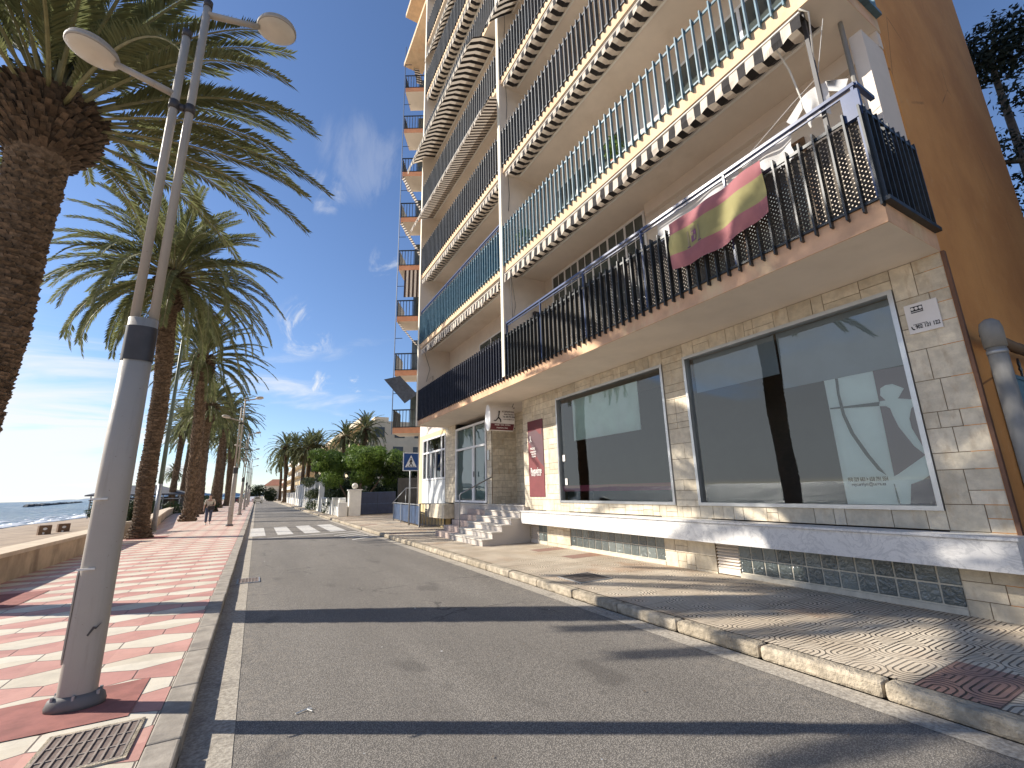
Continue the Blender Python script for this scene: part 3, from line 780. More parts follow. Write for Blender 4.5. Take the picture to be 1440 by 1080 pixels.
# stairs
sr = MB(); n = 6
for k in range(5):
    x0 = 5.62+.31*k; z1 = .125+.175*(k+1)
    sr.box(x0, 7.6, 11.9+.0*k, 14.2, .1 if k==0 else .125+.175*k+.002, z1-.035, 1)
    sr.box(x0-.025, x0+.31+.05, 11.78, 14.22, z1-.035, z1, 0)
sr.box(7.17, 8.3, 12.06, 17.7, .1, 1.135, 1); sr.box(7.14, 8.3, 12.055, 17.7, 1.135, 1.17, 0)
sr.prism([(5.62,.1),(5.62,.265)]+[p_ for k in range(1,5) for p_ in ((5.62+.31*k,.09+.175*k),(5.62+.31*k,.09+.175*(k+1)))]+[(7.19,.09+.175*5),(7.19,.1)], 11.80, 11.893, 'y', 1)
sr.box(7.0,7.19,11.80,11.893,.97,1.13,1)
sro = bb(sr, 'front_steps', [MT['step_marble'], MT['terrazzo']], bevel=.004)
s2 = MB()
for k in range(5):
    x0 = 5.66+.31*k; z1 = .125+.172*(k+1)
    s2.box(x0, 7.14, 14.26, 15.75, .1 if k==0 else .125+.172*k+.002, z1)
bb(s2, 'side_steps', MT['pinkstep'], bevel=.005)
hr = MB(); hr.tube([(5.95,14.23,.3),(5.95,14.23,1.5),(6.0,14.23,1.56),(7.18,14.23,2.1)], .022, 8)
bb(hr, 'handrail', MT['galv'], smooth=True)

# balconies ---------------------------------------------------------------
def slab(k):
    z = SB[k]
    b = MB()
    b.box(FX+.004, WX, Y0, Y1+.1, z, z+TH-.01, 0)
    b.box(FX, FX+.003, Y0-.003, Y1+.1, z+.012, z+TH, 1)
    b.box(FX-.018, FX, Y0-.003, Y1+.1, z-.004, z+.018, 1)
    b.box(FX-.0, WX-.003, Y0-.004, Y0-.0005, z, z+TH-.01, 2)
    f = MT['fascia1'] if k == 0 else MT['fascia2']
    return bb(b, 'balcony', [MT['soffit'], f, MT['fascia1']])
slabs = [slab(k) for k in range(len(SB))]
def railing(k, y0, y1, mat_slat, step=.172, h=1.22, panel=None, lattice=False, rail2=None, side=False, wslat=.10):
    z = SB[k]+TH; zt = z+h
    b = MB(); n = int(round((y1-y0)/step)); st_ = (y1-y0)/n
    for i in range(n+1):
        yy = y0+i*st_
        b.box(FX-.07, FX-.07+wslat, yy-.011, yy+.011, z-.11, zt+random.uniform(-.004,.004))
    b.box(FX-.03, FX-.0, y0, y1, z-.02, z+.012)
    b.box(FX-.028, FX-.002, y0, y1, zt-.10, zt-.055)
    for i in range(0, n, 2): b.bar((FX-.02,y0+i*st_,z-.02),(FX+.001,y0+i*st_,z-.12), .014)
    if side:
        m = 9
        for i in range(m+1):
            xx = FX + (WX-.06-FX)*i/m
            b.box(xx-.011, xx+.011, Y0-.045, Y0+.005, z-.03, zt)
        b.box(FX-.03, WX-.03, Y0-.075, Y0-.004, z-.07, z-.02); b.box(FX-.02, WX-.02, Y0-.04, Y0-.012, zt-.10, zt-.055)
    r = b.build('railing', mat_slat, slabs[k])
    if panel:
        p = MB(); p.box(FX+.03, FX+.04, y0+.02, y1-.02, z+.03, zt-.1); p.build('panel', panel, r)
    if lattice:
        p = MB(); H = h-.12; s = .052; c = 0
        a = y0+.02
        t = -H
        while t < (y1-y0):
            ya, za, yb, zb_ = y0+t, 0, y0+t+H, H
            if ya < y0: za = y0-ya; ya = y0
            if yb > y1: zb_ = H-(yb-y1); yb = y1
            if yb-ya > .02:
                p.bar((FX+.05,ya,z+.03+za),(FX+.05,yb,z+.03+zb_),.006,.029,up=(0,0,1))
                p.bar((FX+.058,y0+y1-ya,z+.03+za),(FX+.058,y0+y1-yb,z+.03+zb_),.006,.029,up=(0,0,1))
            t += s*1.25
        if side:
            t = -H; xa0, xa1 = FX+.06, WX-.05
            while t < (xa1-xa0):
                xa, za, xb, zb_ = xa0+t, 0, xa0+t+H, H
                if xa < xa0: za = xa0-xa; xa = xa0
                if xb > xa1: zb_ = H-(xb-xa1); xb = xa1
                if xb-xa > .02:
                    p.bar((xa,Y0+.03,z+.03+za),(xb,Y0+.03,z+.03+zb_),.006,.026)
                    p.bar((xa0+xa1-xa,Y0+.037,z+.03+za),(xa0+xa1-xb,Y0+.037,z+.03+zb_),.006,.026)
                t += s*1.25
        p.build('lattice_panel', MT['lattice'], r)
    if rail2:
        q = MB(); zz = zt+rail2
        q.bar((FX+.0,y0,zz),(FX+.0,y1,zz),.055,.045); q.bar((FX+.0,y0,zz-.075),(FX+.0,y1,zz-.075),.02,.02)
        yy = y0+.03
        while yy < y1: q.box(FX-.02,FX+.02,yy-.015,yy+.015,z+.02,zz); yy += (y1-y0-.06)/5*.9999
        q.box(FX-.02,FX+.02,y1-.05,y1-.01,z+.02,zz)
        if side:
            q.bar((FX,y0,zz),(FX+.45,y0,zz),.05,.045); q.box(FX-.03,FX+.03,y0-.02,y0+.16,zt-.12,zz-.09)
        q.build('hand_rail', MT['rail_blue'], r)
    return r
random.seed(9)
railing(0, Y0, YM-.1, MT['slat_dark'], lattice=True, rail2=.33, side=True, wslat=.085)
railing(0, YM+.1, Y1-.1, MT['slat_navy'], panel=MT['panel_navy'])
railing(1, Y0, YM-.1, MT['slat_blue'], side=True, wslat=.06)
railing(1, YM+.1, Y1-.1, MT['slat_blue'], panel=MT['panel_blue'], rail2=.2)
for k in range(2, 8):
    railing(k, Y0, YM-.1, MT['slat_slate'], side=True)
    railing(k, YM+.1, Y1-.1, MT['slat_slate'])
# pilasters
p = MB()
p.box(FX-.06, WX, YM-.09, YM+.09, SB[0]+TH, TOP); p.box(FX-.06, WX, Y1-.06, Y1+.12, SB[0]-.02, TOP)
bb(p, 'party_wall', MT['plaster'])
p = MB(); p.box(FX-.08, FX-.062, YM-.075, YM+.075, SB[0]+.3, TOP); p.box(FX-.08, FX-.062, Y1-.05, Y1+.11, SB[0]-.02, TOP); bb(p, 'pilaster_edge', MT['fin'])
# roof slab
p = MB(); p.box(FX-.2, 12.6, Y0-.1, YE, TOP, TOP+.3); bb(p, 'roof', MT['fascia2'])
# balcony back walls: windows and doors
def bdoor(k, y0, y1, z0, z1, n, fm, gm=MT['far_glass']):
    f = MB(); x = WX-.03; t = .06
    f.box(x,x+.028,y0,y1,z0,z0+t); f.box(x,x+.028,y0,y1,z1-t,z1)
    for i in range(n+1):
        yy = y0+(y1-y0-t)*i/n; f.box(x,x+.028,yy,yy+t,z0+t,z1-t)
    fo = bb(f, 'balcony_door', fm)
    p = MB(); p.box(x+.012,x+.025,y0+t,y1-t,z0+t,z1-t); p.build('pane', gm, fo)
    return fo
MT['bal_glass'] = simple('balcony_glass', (.07,.085,.08), .08, .2, 2, 0, spec=.8)
z = SB[0]+TH
w6 = bdoor(0, 6.3, 10.05, z+1.0, z+3.1, 6, MT['white_frame'], MT['bal_glass'])
sh = MB()
for i in range(6):
    a = 6.36+.615*i
    sh.box(WX-.035,WX-.032,a+.25,a+.28,z+1.07,z+3.04)
    for kk in range(4): sh.box(WX-.036,WX-.0325,a+.02,a+.5,z+1.4+.36*kk,z+1.42+.36*kk)
sh.build('glazing_bars', MT['white_frame'], w6)
bdoor(0, 2.9, 5.3, z+.02, z+2.35, 2, MT['wood_brown'], MT['bal_glass'])
bdoor(0, 12.2, 15.2, z+.9, z+2.55, 3, MT['white_frame'], MT['bal_glass'])
for k in range(1, 8):
    z = SB[k]+TH
    bdoor(k, 2.6, 5.4, z+.02, z+2.35, 3, MT['white_frame'], MT['bal_glass'])
    bdoor(k, 6.6, 9.6, z+.3, z+2.35, 3, MT['white_frame'], MT['bal_glass'])
    bdoor(k, 12.0, 16.4, z+.3, z+2.35, 4, MT['white_frame'], MT['bal_glass'])
# drop beam under slab over floor 1
p = MB(); p.box(WX-.12, WX-.0, Y0+.01, 6.2, SB[1]-.28, SB[1]-.002); bb(p, 'lintel_beam', MT['plaster'])

# awnings -------------------------------------------------------------------
def awning(y0, y1, z, prof, mats, stripe=.13, val=.2, sag=.0, wav=.02, seed=0, arms=(), xin=FX+.50, scal=.03, nm='awning', tilt=0):
    """prof: list of (dx, dz) from the wall side out; stripes run across"""
    rnd = random.Random(seed); b = MB()
    ny = max(8, int((y1-y0)/(stripe/4))); dy = (y1-y0)/ny
    pts = [(0,0)]+list(prof); sx, sz = pts[-1]
    def row(yy):
        ph = yy*2*pi/(stripe*2)
        t = (yy-y0)/(y1-y0)
        wv = wav*noise.noise(Vector((yy*1.7,seed,0)))*2
        out = []
        for i,(dx,dz) in enumerate(pts):
            kx = i/len(pts)
            out.append((xin-dx*(1-tilt*t), yy, z-.02-dz*(1-tilt*t) + (wv*kx) - sag*4*t*(1-t)*kx))
        x,_,zz = out[-1]
        sc = scal*abs(sin(ph/2))
        out.append((x-.01+.012*sin(ph*.7+seed), yy, zz-val*.55)); out.append((x-.005+.02*sin(ph*.35), yy, zz-val+sc-.0))
        return out
    R = [row(y0+dy*i) for i in range(ny+1)]
    for i in range(ny):
        mi = int((y0+dy*(i+.5))/stripe) % 2
        for a in range(len(R[0])-1):
            b.face([R[i][a],R[i][a+1],R[i+1][a+1],R[i+1][a]], mi)
    o = bb(b, nm, mats, recalc=False)
    t = MB(); t.tube([(xin,y0,z-.05),(xin,y1,z-.05)], .035, 8); t.tube([(xin-sx*(1-0),y0,z-.02-sz),(xin-sx*(1-tilt),y1,z-.02-sz*(1-tilt)-0)], .018, 6)
    for (ya) in arms:
        tt = (ya-y0)/(y1-y0)
        t.tube([(xin-sx*(1-tilt*tt), ya, z-.04-sz*(1-tilt*tt)), (xin-sx*.35, ya+.0, z-.4-sz*.8), (xin+.02, ya, z-1.0)], .013, 5)
    t.build('awning_frame', MT['white_paint'], o)
    return o
BW = [MT['awn_dark'], MT['awn_cream']]; BR = [MT['awn_brown'], MT['awn_cream']]
short = [(.2,.13),(.52,.13)]
awning(Y0+.35, YM-.2, SB[1], [(.22,.16),(.58,.12)], BW, .13, .25, sag=.05, wav=.05, seed=1, arms=(Y0+.75,))
awning(YM+.25, Y1-.25, SB[1], short, BW, .11, .26, sag=.03, wav=.05, seed=2)
awning(Y0+.3, YM-.3, SB[2], short, BW, .12, .18, seed=3)
awning(YM+.2, Y1-.2, SB[2], short, BW, .11, .2, seed=4)
awning(Y0+.3, YM-.3, SB[3], short, BW, .14, .2, seed=5)
awning(YM+.15, Y1-.1, SB[3], [(.75,.35),(1.12,1.05)], BR, .075, .16, seed=6, sag=.02)
awning(YM+1.0, Y1+.3, SB[4], [(.6,.16),(1.0,.45),(1.25,.95)], BW, .14, .2, seed=7, sag=.05, wav=.06)
awning(YM-2.9, YM-.1, SB[4], [(.5,.5),(1.0,1.1)], BW, .12, .2, seed=8)
awning(Y0+.3, YM-3.2, SB[4], short, BW, .14, .2, seed=9)
awning(YM+.2, Y1-.2, SB[5], short, BW, .14, .3, seed=10)
awning(Y0+.3, YM-.3, SB[5], short, BW, .14, .2, seed=12)
awning(YM+.4, Y1+.1, SB[6], [(.35,.4),(.6,.95)], BW, .14, .2, seed=11)
awning(Y0+.3, YM-.3, SB[6], short, BW, .14, .2, seed=13)
awning(YM+.2, Y1-.2, SB[7], short, BW, .14, .2, seed=14)
# bits on the balcony walls
p = MB(); p.tube([(FX+.10,YM-.25,SB[1]-.1),(FX+.12,YM-.24,SB[1]-1.6)], .012, 5); p.tube([(FX+.1,YM-.25,SB[1]-.1),(FX+.3,YM-.14,SB[1]-1.0),(FX+.12,YM-.24,SB[1]-1.6)], .006, 5)
p.tube([(FX+.2,Y1-.1,SB[1]-.2),(FX+.45,Y1-.08,SB[1]-.9),(FX+.3,Y1-.08,SB[1]-1.5),(FX+.6,Y1-.08,SB[1]-1.2),(FX+.6,Y1-.08,SB[1]-2)], .008, 5)
for k in range(2,6): p.tube([(FX+.12,YM-.2,SB[k]-.1),(FX+.2,YM-.11,SB[k]-.7),(FX+.16,YM-.11,SB[k]-1.3)], .008, 5)
bb(p, 'cables', MT['dark_metal'])
p = MB(); p.box(WX-.5,WX-.3,YM-.22,YM-.092,SB[1]-1.35,SB[1]-1.1); bb(p, 'wall_lamp', MT['dark_metal'])
p = MB(); p.box(WX-.0-.62,WX-.3,Y1-.18,Y1-.062,SB[1]-1.75,SB[1]-1.55); bb(p, 'wall_lamp', MT['wood_brown'])
# end post at the right edge of floor one + pole
p = MB(); p.box(FX+.06, FX+.105, Y0+.36, Y0+.405, SB[0]+TH, SB[1]-.01); bb(p, 'end_post', MT['dark_metal'])
p = MB(); p.box(FX+.75, WX-.002, Y0+.02, Y0+.17, SB[0]+TH, SB[1]-.29); bb(p, 'end_wall', MT['plaster'])
p = MB(); p.tube([(FX+.7,Y0+.2,SB[0]+TH),(FX+.7,Y0+.2,SB[1]-.01)], .03, 8); bb(p, 'rain_pipe', MT['pipe'])

# side wing with angled balconies at the far end
ang = radians(-29.6); dx_, dy_ = cos(ang), sin(ang)
def WM(z): return Matrix.Translation((6.12,24.0,z)) @ Matrix.Rotation(ang,4,'Z')
WL = [4.75+3.22*i for i in range(9)]
wg = MB(); wg.box(1.05, 7, 1.6, 11, -4.6, 27.6, M=WM(4.75)); bb(wg, 'wing_wall', MT['plaster'])
WW, WD = 1.75, 1.5
wing = []
for i, z in enumerate(WL[:8]):
    b = MB(); b.box(0, WW, 0, WD, 0, .3, 0, WM(z)); b.box(-.01, WW, -.01, -.001, .0, .31, 1, WM(z)); b.box(-.012,-.001,-.01,WD,.0,.31,1,WM(z))
    s = bb(b, 'balcony', [MT['soffit'], MT['fascia3']]); wing.append(s)
    r = MB(); M = WM(z)
    n = 10
    for q_ in range(n+1):
        xx = WW*q_/n; r.box(xx-.012,xx+.012,-.03,.02,.3,1.28,M=M)
    for q_ in range(1, 9):
        yy = WD*q_/8; r.box(-.03,.02,yy-.012,yy+.012,.3,1.28,M=M)
    r.box(-.03,WW,-.03,.0,1.24,1.31,M=M); r.box(-.03,0,-.03,WD,1.24,1.31,M=M); r.box(-.02,WW,-.02,.0,.31,.36,M=M)
    if i in (1,2,3,4): r.box(0.03,.04,.03,WD,.36,1.2,M=M)
    r.build('railing', MT['slat_dark'], s)
    d = MB(); d.box(.55,1.0,WD+.02,WD+.098,.4,2.6,0,M); d.box(1.08,1.7,WD+.02,WD+.098,.4,2.6,0,M)
    bb(d, 'balcony_door', MT['bal_glass'])
# awnings of the wing
def wing_awn(i, p0, p1, w0, w1, mats, stripe, along=True, nseg=24):
    M = WM(WL[i]); b = MB()
    for s_ in range(nseg):
        for t_ in range(1):
            a0, a1 = s_/nseg, (s_+1)/nseg
            def P(t, s): 
                return tuple(M @ (Vector(p0).lerp(Vector(p1), t) + Vector(w0).lerp(Vector(w1), t)*s))
            mi = s_ % 2
            if along: b.face([P(a0,0),P(a1,0),P(a1,1),P(a0,1)], mi)
            else: b.face([P(0,a0),P(1,a0),P(1,a1),P(0,a1)], mi)
    bb(b, 'awning', mats, recalc=False)
wing_awn(4, (.1,-.02,-.02),(1.35,-.1,-2.3),(-.25,.4,.2),(-.25,.4,.2), BR, .1, nseg=30)
wing_awn(5, (.1,-.02,-.02),(1.4,-.1,-2.6),(-.25,.4,.2),(-.25,.4,.2), BR, .1, nseg=30)
wing_awn(3, (.35,-.03,-.02),(.35,-.06,-1.75),(.95,0,0),(.95,0,0), BR, .1, along=False, nseg=8)
wing_awn(2, (.1,-.02,-.02),(1.25,-.1,-1.5),(-.25,.4,.2),(-.25,.4,.2), BR, .1, nseg=24)
wing_awn(1, (.3,-.02,-.02),(1.35,-.3,-1.15),(-.8,-.3,-.25),(-.6,-.3,-.55), [MT['slat_slate'],MT['slat_slate']], .1, nseg=6)
wing_awn(7, (.35,.3,2.55),(.75,-.05,.6),(.35,.1,0),(.35,.1,0), BW, .1, nseg=16)
p = MB(); M = WM(0); p.tube([tuple(M@Vector((-.07,0,4.7))), tuple(M@Vector((-.07,0,31)))], .025, 6)
for i in range(8):
    p.tube([tuple(M@Vector((-.07,0,WL[i]+2.2))), tuple(M@Vector((.35,0,WL[i]+2.2)))], .02, 5)
bb(p, 'awning_post', MT['fence_blue'])
p = MB(); p.box(6.0,7.3,18.7,24.2,29.5,29.8); bb(p, 'wing_roof', MT['fascia2'])

# ------------------------------------------------------------------ things on the facade
# light-box sign
LB = empty('lightbox_sign', (6.7,12.6,3.9)); tag(LB, 'white and maroon oval-ended box sign sticking out above the entrance steps', 'sign')
ell = [(.17*cos(a*2*pi/28), .41*sin(a*2*pi/28)) for a in range(28)]
b = MB(); b.prism(ell, -.44, .42, 'x'); b.build('sign_body', MT['sign_white'], LB, smooth=False)
b = MB(); b.prism([(c[0]*1.04,c[1]*1.04) for c in ell], -.475, -.44, 'x'); b.build('end_cap', MT['white_frame'], LB)
# curved maroon band on the lower front
b = MB(); a0, a1 = radians(-152), radians(-62)
def ey(a, k=1.02): return (.17*cos(a)*k, .41*sin(a)*k)
def band(mb, s0, s1, x0, x1, n=8, k=1.02):
    # band on the -y side between heights s0..s1 (fraction of .41)
    import math as m_
    for i in range(n):
        f0 = s0+(s1-s0)*i/n; f1 = s0+(s1-s0)*(i+1)/n
        y_0 = -.17*k*sqrt(max(0,1-f0*f0)); y_1 = -.17*k*sqrt(max(0,1-f1*f1))
        mb.face([(x0,y_0-.003,f0*.41*k),(x1,y_0-.003,f0*.41*k),(x1,y_1-.003,f1*.41*k),(x0,y_1-.003,f1*.41*k)])
band(b, -.93, -.46, -.44, .40); b.build('maroon_band', MT['sign_maroon'], LB)
TM = lambda x, z: frameM((x, -.17*sqrt(max(0,1-(z/.41)**2))*1.02-.012, z), (1,0,0), (0,.0+(.17/.41)*(z/.41)/max(.2,sqrt(max(.01,1-(z/.41)**2))),1))
for txt, x, z, s_, sq, mm in (('ACUPUNTURA', .18,.20,.085,.8,MT['iron']),('Masaje Deportivo', .20,.115,.062,.8,MT['iron']),('Tel. 658 791 554', .19,.03,.075,.85,MT['black']),('reycerriym@terra.es',.19,-.05,.045,1.0,MT['iron']),
                      ('MASAJES · YOGA · ESTETICA',-.02,-.235,.06,.75,MT['sign_white']),('Acupuntura y Dieta',-.02,-.32,.06,.85,MT['sign_white'])):
    text_mesh(txt, s_, 'lettering', mm, TM(x,z), LB, squash=sq, bold=True)
# running figure emblem
run = [(-.36,-.115),(-.30,-.13),(-.24,-.10),(-.19,-.03),(-.13,-.08),(-.115,-.16),(-.085,-.155),(-.09,-.07),(-.15,.0),(-.17,.03),(-.145,.08),(-.14,.15),(-.12,.17),(-.13,.21),(-.165,.22),(-.18,.18),(-.17,.15),(-.185,.08),(-.195,.02),(-.25,-.06),(-.29,-.09),(-.36,-.10)]
b = MB(); b.prism([(x,z) for x,z in run], -.192, -.186, 'y'); b.build('runner_emblem', MT['black'], LB)
b = MB(); b.tube([(.42,0,.36),(.52,0,.38)], .015, 6); b.tube([(.42,0,-.30),(.52,0,-.30)], .015, 6); b.tube([(.44,.0,.4),(.49,0,.52)], .012, 6); b.build('bracket', MT['dark_metal'], LB)
# tall red poster
PO = empty('wall_poster', (WX-.006,11.32,2.55)); tag(PO, 'tall narrow dark red poster fixed to the stone wall beside the entrance', 'poster')
b = MB(); b.box(-.012,.0,-.42,.42,-1.13,1.13); b.build('poster_board', MT['poster_red'], PO)
b = MB(); b.prism([(.42,1.13),(-.42,1.13),(-.42,-.28),(-.18,-.1),(.42,.55)], -.016, -.0125, 'x'); b.build('plum_field', MT['poster_plum'], PO)
b = MB(); b.prism([(.42,1.13),(-.42,1.13),(-.42,.86),(.42,.80)], -.019, -.0165, 'x'); b.build('dark_header', MT['sign_maroon'], PO)
b = MB(); b.prism([(.05,.93),(-.38,.9),(-.35,.66),(-.22,.70)], -.022, -.0195, 'x'); b.build('red_leaf', MT['poster_red'], PO)
for txt,y_,z_,s_,sq in (('MASAJE',.15,.28,.10,.8),('terapéutico',.12,.19,.085,.8),('deportivo',.10,.12,.085,.8),('relajante',.10,.05,.085,.8),('Requelme',0,-.38,.24,.62),('MASAJE Y SALUD',.0,-.50,.09,.8)):
    text_mesh(txt, s_, 'lettering', MT['sign_white'], frameM((-.024,y_,z_),(0,-1,0),(0,0,1)), PO, squash=sq, bold=True)
b = MB(); b.prism([(.30,.66),(.26,.68),(.25,.62),(.24,.56),(.19,.50),(.21,.49),(.26,.53),(.29,.47),(.31,.48),(.28,.56)], -.024, -.0225,'x'); b.build('runner_emblem', MT['sign_white'], PO)
# alarm plate
AP = empty('alarm_plate', (WX-.006,2.03,3.66)); tag(AP, 'square pale alarm company plate on the stone pier by the ochre wall', 'sign')
b = MB(); b.box(-.02,0,-.165,.165,-.195,.195); b.build('plate', MT['sign_white'], AP, bevel=.004)
b = MB(); b.box(-.023,-.0205,-.02,.10,.07,.155); b.build('logo_field', MT['black'], AP)
b = MB()
for k in range(3):
    c = .082-.041*k; b.prism([(c+.017*cos(a*pi/8),.125+.019*sin(a*pi/8)) for a in range(16)], -.026,-.0235,'x')
b.box(-.0255,-.0235,-.015,.095,.082,.090)
b.build('logo_dots', MT['sign_white'], AP)
b = MB(); b.box(-.022,-.0205,-.03,.11,-.085,-.078); b.build('rule', MT['black'], AP)
text_mesh('902 121 122', .07, 'lettering', MT['black'], frameM((-.023,-.03,-.12),(0,-1,0),(0,0,1)), AP, squash=.68, bold=True)
b = MB(); b.prism([(.135,-.1),(.125,-.1),(.12,-.125),(.10,-.14),(.10,-.15),(.12,-.145),(.13,-.13)], -.024,-.0205,'x'); b.build('phone_icon', MT['black'], AP)
# drain pipes at the corner
DP = empty('drain_pipe', (7.25,1.50,.12)); tag(DP, 'thick grey drain pipe standing at the ochre corner of the building', 'pipe')
b = MB(); b.tube([(0,0,0),(0,0,3.0)], .085, 20); b.build('pipe_shaft', MT['pipe'], DP, smooth=True)
b = MB(); b.tube([(0,0,2.98),(0,0,3.2),(0,0,3.28),(0,0,3.32)], [.097,.10,.085,.04], 20); b.build('pipe_cap', MT['pipe'], DP, smooth=True)
b = MB(); 
for zz in (.55,1.25,2.9): b.tube([(0,0,zz),(0,0,zz+.04)], .09, 20)
b.build('pipe_collar', MT['galv'], DP, smooth=True)
HP = empty('waste_pipe', (7.4,1.56,3.28)); tag(HP, 'brown pipe running level along the ochre wall from the grey drain pipe', 'pipe')
b = MB(); b.tube([(-.1,0,0),(4.6,0,-.05)], .06, 12); b.build('pipe_run', MT['pipe_dark'], HP, smooth=True)
b = MB(); b.tube([(1.0,0,-.012),(1.12,0,-.012)], .07, 12); b.build('pipe_joint', MT['pipe_dark'], HP, smooth=True)
YG = empty('yard_gate', (7.86,1.63,.12)); tag(YG, 'blue sheet metal yard gate beside the drain pipe', 'gate')
b = MB(); b.box(0,1.6,0,.04,.05,2.75); b.build('sheet_panel', MT['panel_blue'], YG)
b = MB(); b.box(-.05,-.001,-.02,.06,0,2.8); b.box(0,1.6,-.01,.05,2.75,2.8); b.build('gate_frame', MT['panel_blue'], YG)
b = MB(); 
for xx in (.12,.9): b.prism([(xx-.015,2.8),(xx-.015,2.9),(xx-.06,2.92),(xx-.02,2.96),(xx-.04,3.0),(xx,3.08),(xx+.04,3.0),(xx+.02,2.96),(xx+.06,2.92),(xx+.015,2.9),(xx+.015,2.8)], .01,.03,'y')
b.build('finial', MT['slat_dark'], YG)

# flag
FL = empty('flag', (FX-.13,4.46,5.93)); tag(FL, 'faded red and yellow flag with a crest hanging over the first floor railing', 'flag')
def flagrow(yf, t):
    # yf 0..1 left(far) to right(near); t 0..1 top to bottom
    y_ = -1.60*yf
    ztop = .00 + .08*yf + (.03*sin(yf*pi*1.0)*-1)
    hh = .84 - .02*yf + .05*sin(yf*pi)
    zz = ztop - hh*t
    x_ = -.02 - .035*sin(yf*17+t*2)*(.35+t*.6) - .03*noise.noise(Vector((yf*4,t*3,2))) - .05*t*(1-t)
    y_ += .03*sin(t*3.1+yf*3)*t
    return (x_, y_, zz)
cuts = {'red_band_top': (0,.26,'flag_red'), 'yellow_band': (.26,.70,'flag_yellow'), 'red_band_bottom': (.70,1,'flag_red')}
for nm, (a,b2,mm) in cuts.items():
    b = MB(); NX, NT = 60, 12
    for i in range(NX):
        for j in range(NT):
            q_ = [(i/NX, a+(b2-a)*j/NT),((i+1)/NX, a+(b2-a)*j/NT),((i+1)/NX, a+(b2-a)*(j+1)/NT),(i/NX, a+(b2-a)*(j+1)/NT)]
            # diagonal pulls towards the upper right fixing
            b.face([flagrow(u_, v_ + 0) for u_, v_ in q_])
    me_o = b.build(nm.rsplit('_',1)[0] if nm!='yellow_band' else nm, MT[mm], FL, smooth=True, recalc=False)
    w_ = me_o.modifiers.new('weld','WELD'); w_.merge_threshold = .0005
b = MB()
def crestpiece(u0,u1,v0,v1,n=4,mi=0):
    for i in range(n):
        for j in range(n):
            q_ = [(u0+(u1-u0)*a_/n, v0+(v1-v0)*c_/n) for a_,c_ in ((i,j),(i+1,j),(i+1,j+1),(i,j+1))]
            b.face([tuple(Vector(flagrow(u_,v_))+Vector((-.006,0,0))) for u_,v_ in q_], mi)
for (u0,u1,v0,v1,mi) in () and ((.245,.315,.40,.50,0),(.245,.315,.505,.60,1),(.25,.31,.33,.385,1),(.262,.298,.605,.64,0),(.205,.22,.38,.64,1),(.345,.36,.38,.64,1),(.195,.23,.64,.665,0),(.335,.37,.64,.665,0),(.20,.225,.345,.375,0),(.34,.365,.345,.375,0),(.27,.29,.46,.53,1)):
    crestpiece(u0,u1,v0,v1,mi=mi)
for nm_, mm_, rects in (('crest_shield','flag_purple',((.245,.315,.40,.62),)),('crest_crown','flag_gold',((.25,.31,.33,.395),)),('crest_quarter','flag_gold',((.283,.31,.50,.59),)),
    ('crest_quarter','flag_gold',((.25,.277,.42,.49),)),('crest_pillar','flag_gold',((.20,.222,.36,.66),)),('crest_pillar','flag_gold',((.338,.36,.36,.66),)),('crest_base','flag_purple',((.19,.23,.665,.69),)),('crest_base','flag_purple',((.33,.37,.665,.69),))):
    b = MB()
    for r_ in rects: crestpiece(*r_)
    if nm_ in ('crest_quarter',): b.v = [(x-.004,y,z) for x,y,z in b.v]
    b.build(nm_, MT[mm_], FL, recalc=False)
b = MB(); b.tube([(0.04,0,.02),(-.02,0,0)], .006, 5); b.tube([(0.04,-1.6,.1),(-.02,-1.6,.08)], .006, 5); b.build('tie', MT['cloth_white'], FL)

# laundry
def laundry(name, label, y0, y1, ztop, h, x, m, seed, taper=0, slv=False):
    b = MB(); N, K = 26, 10
    def P(u_, v_):
        w_ = (y1-y0)*(1-taper*v_)
        yy = (y0+y1)/2 + (u_-.5)*w_ + .03*noise.noise(Vector((v_*3,seed,1)))
        return (x + .05*sin(u_*11+seed)*(v_+.1) + .05*noise.noise(Vector((u_*3,v_*2,seed))), yy, ztop - h*v_*(1-.12*abs(sin(u_*4+seed))) + .03*sin(u_*3))
    for i in range(N):
        for j in range(K):
            b.face([P(i/N,j/K),P((i+1)/N,j/K),P((i+1)/N,(j+1)/K),P(i/N,(j+1)/K)])
    if slv:
        for sg in (0,1):
            A = Vector(P(sg,0)); d = 1 if sg else -1
            b.face([A, A+Vector((0,.22*d,-.18)), A+Vector((.02,.15*d,-.30)), A+Vector((0,-.0*d,-.16))])
    o = b.build(name, m, smooth=True, recalc=False)
    w_ = o.modifiers.new('weld','WELD'); w_.merge_threshold = .0005
    # origin to the hanging line
    off = Vector((x,(y0+y1)/2,ztop)); o.data.transform(Matrix.Translation(-off)); o.location = off
    tag(o, label, 'laundry', 'laundry drying on the first floor balcony'); return o
laundry('hanging_shirt', 'white shirt pegged to the line near the balcony corner', 2.02, 2.34, 6.68, .50, FX+.12, MT['cloth_white'], 3, .15, True)
laundry('hanging_sheet', 'crumpled white sheet hanging behind the rail right of the flag', 2.52, 3.25, 6.30, .5, FX+.09, MT['cloth_white'], 5)
laundry('hanging_sheet', 'silvery white sheet hanging behind the rail above the flag', 3.3, 4.9, 6.28, .55, FX+.08, MT['cloth_white'], 8)
b = MB(); b.tube([(FX+.1,1.9,7.55),(FX+.12,2.1,6.82),(FX+.12,2.45,6.7),(FX+.1,3.2,6.35),(FX+.1,4.9,6.30)], .004, 5)
o = b.build('clothes_line', MT['cloth_white']); tag(o, 'thin washing line strung down to the first floor balcony rail', 'line')
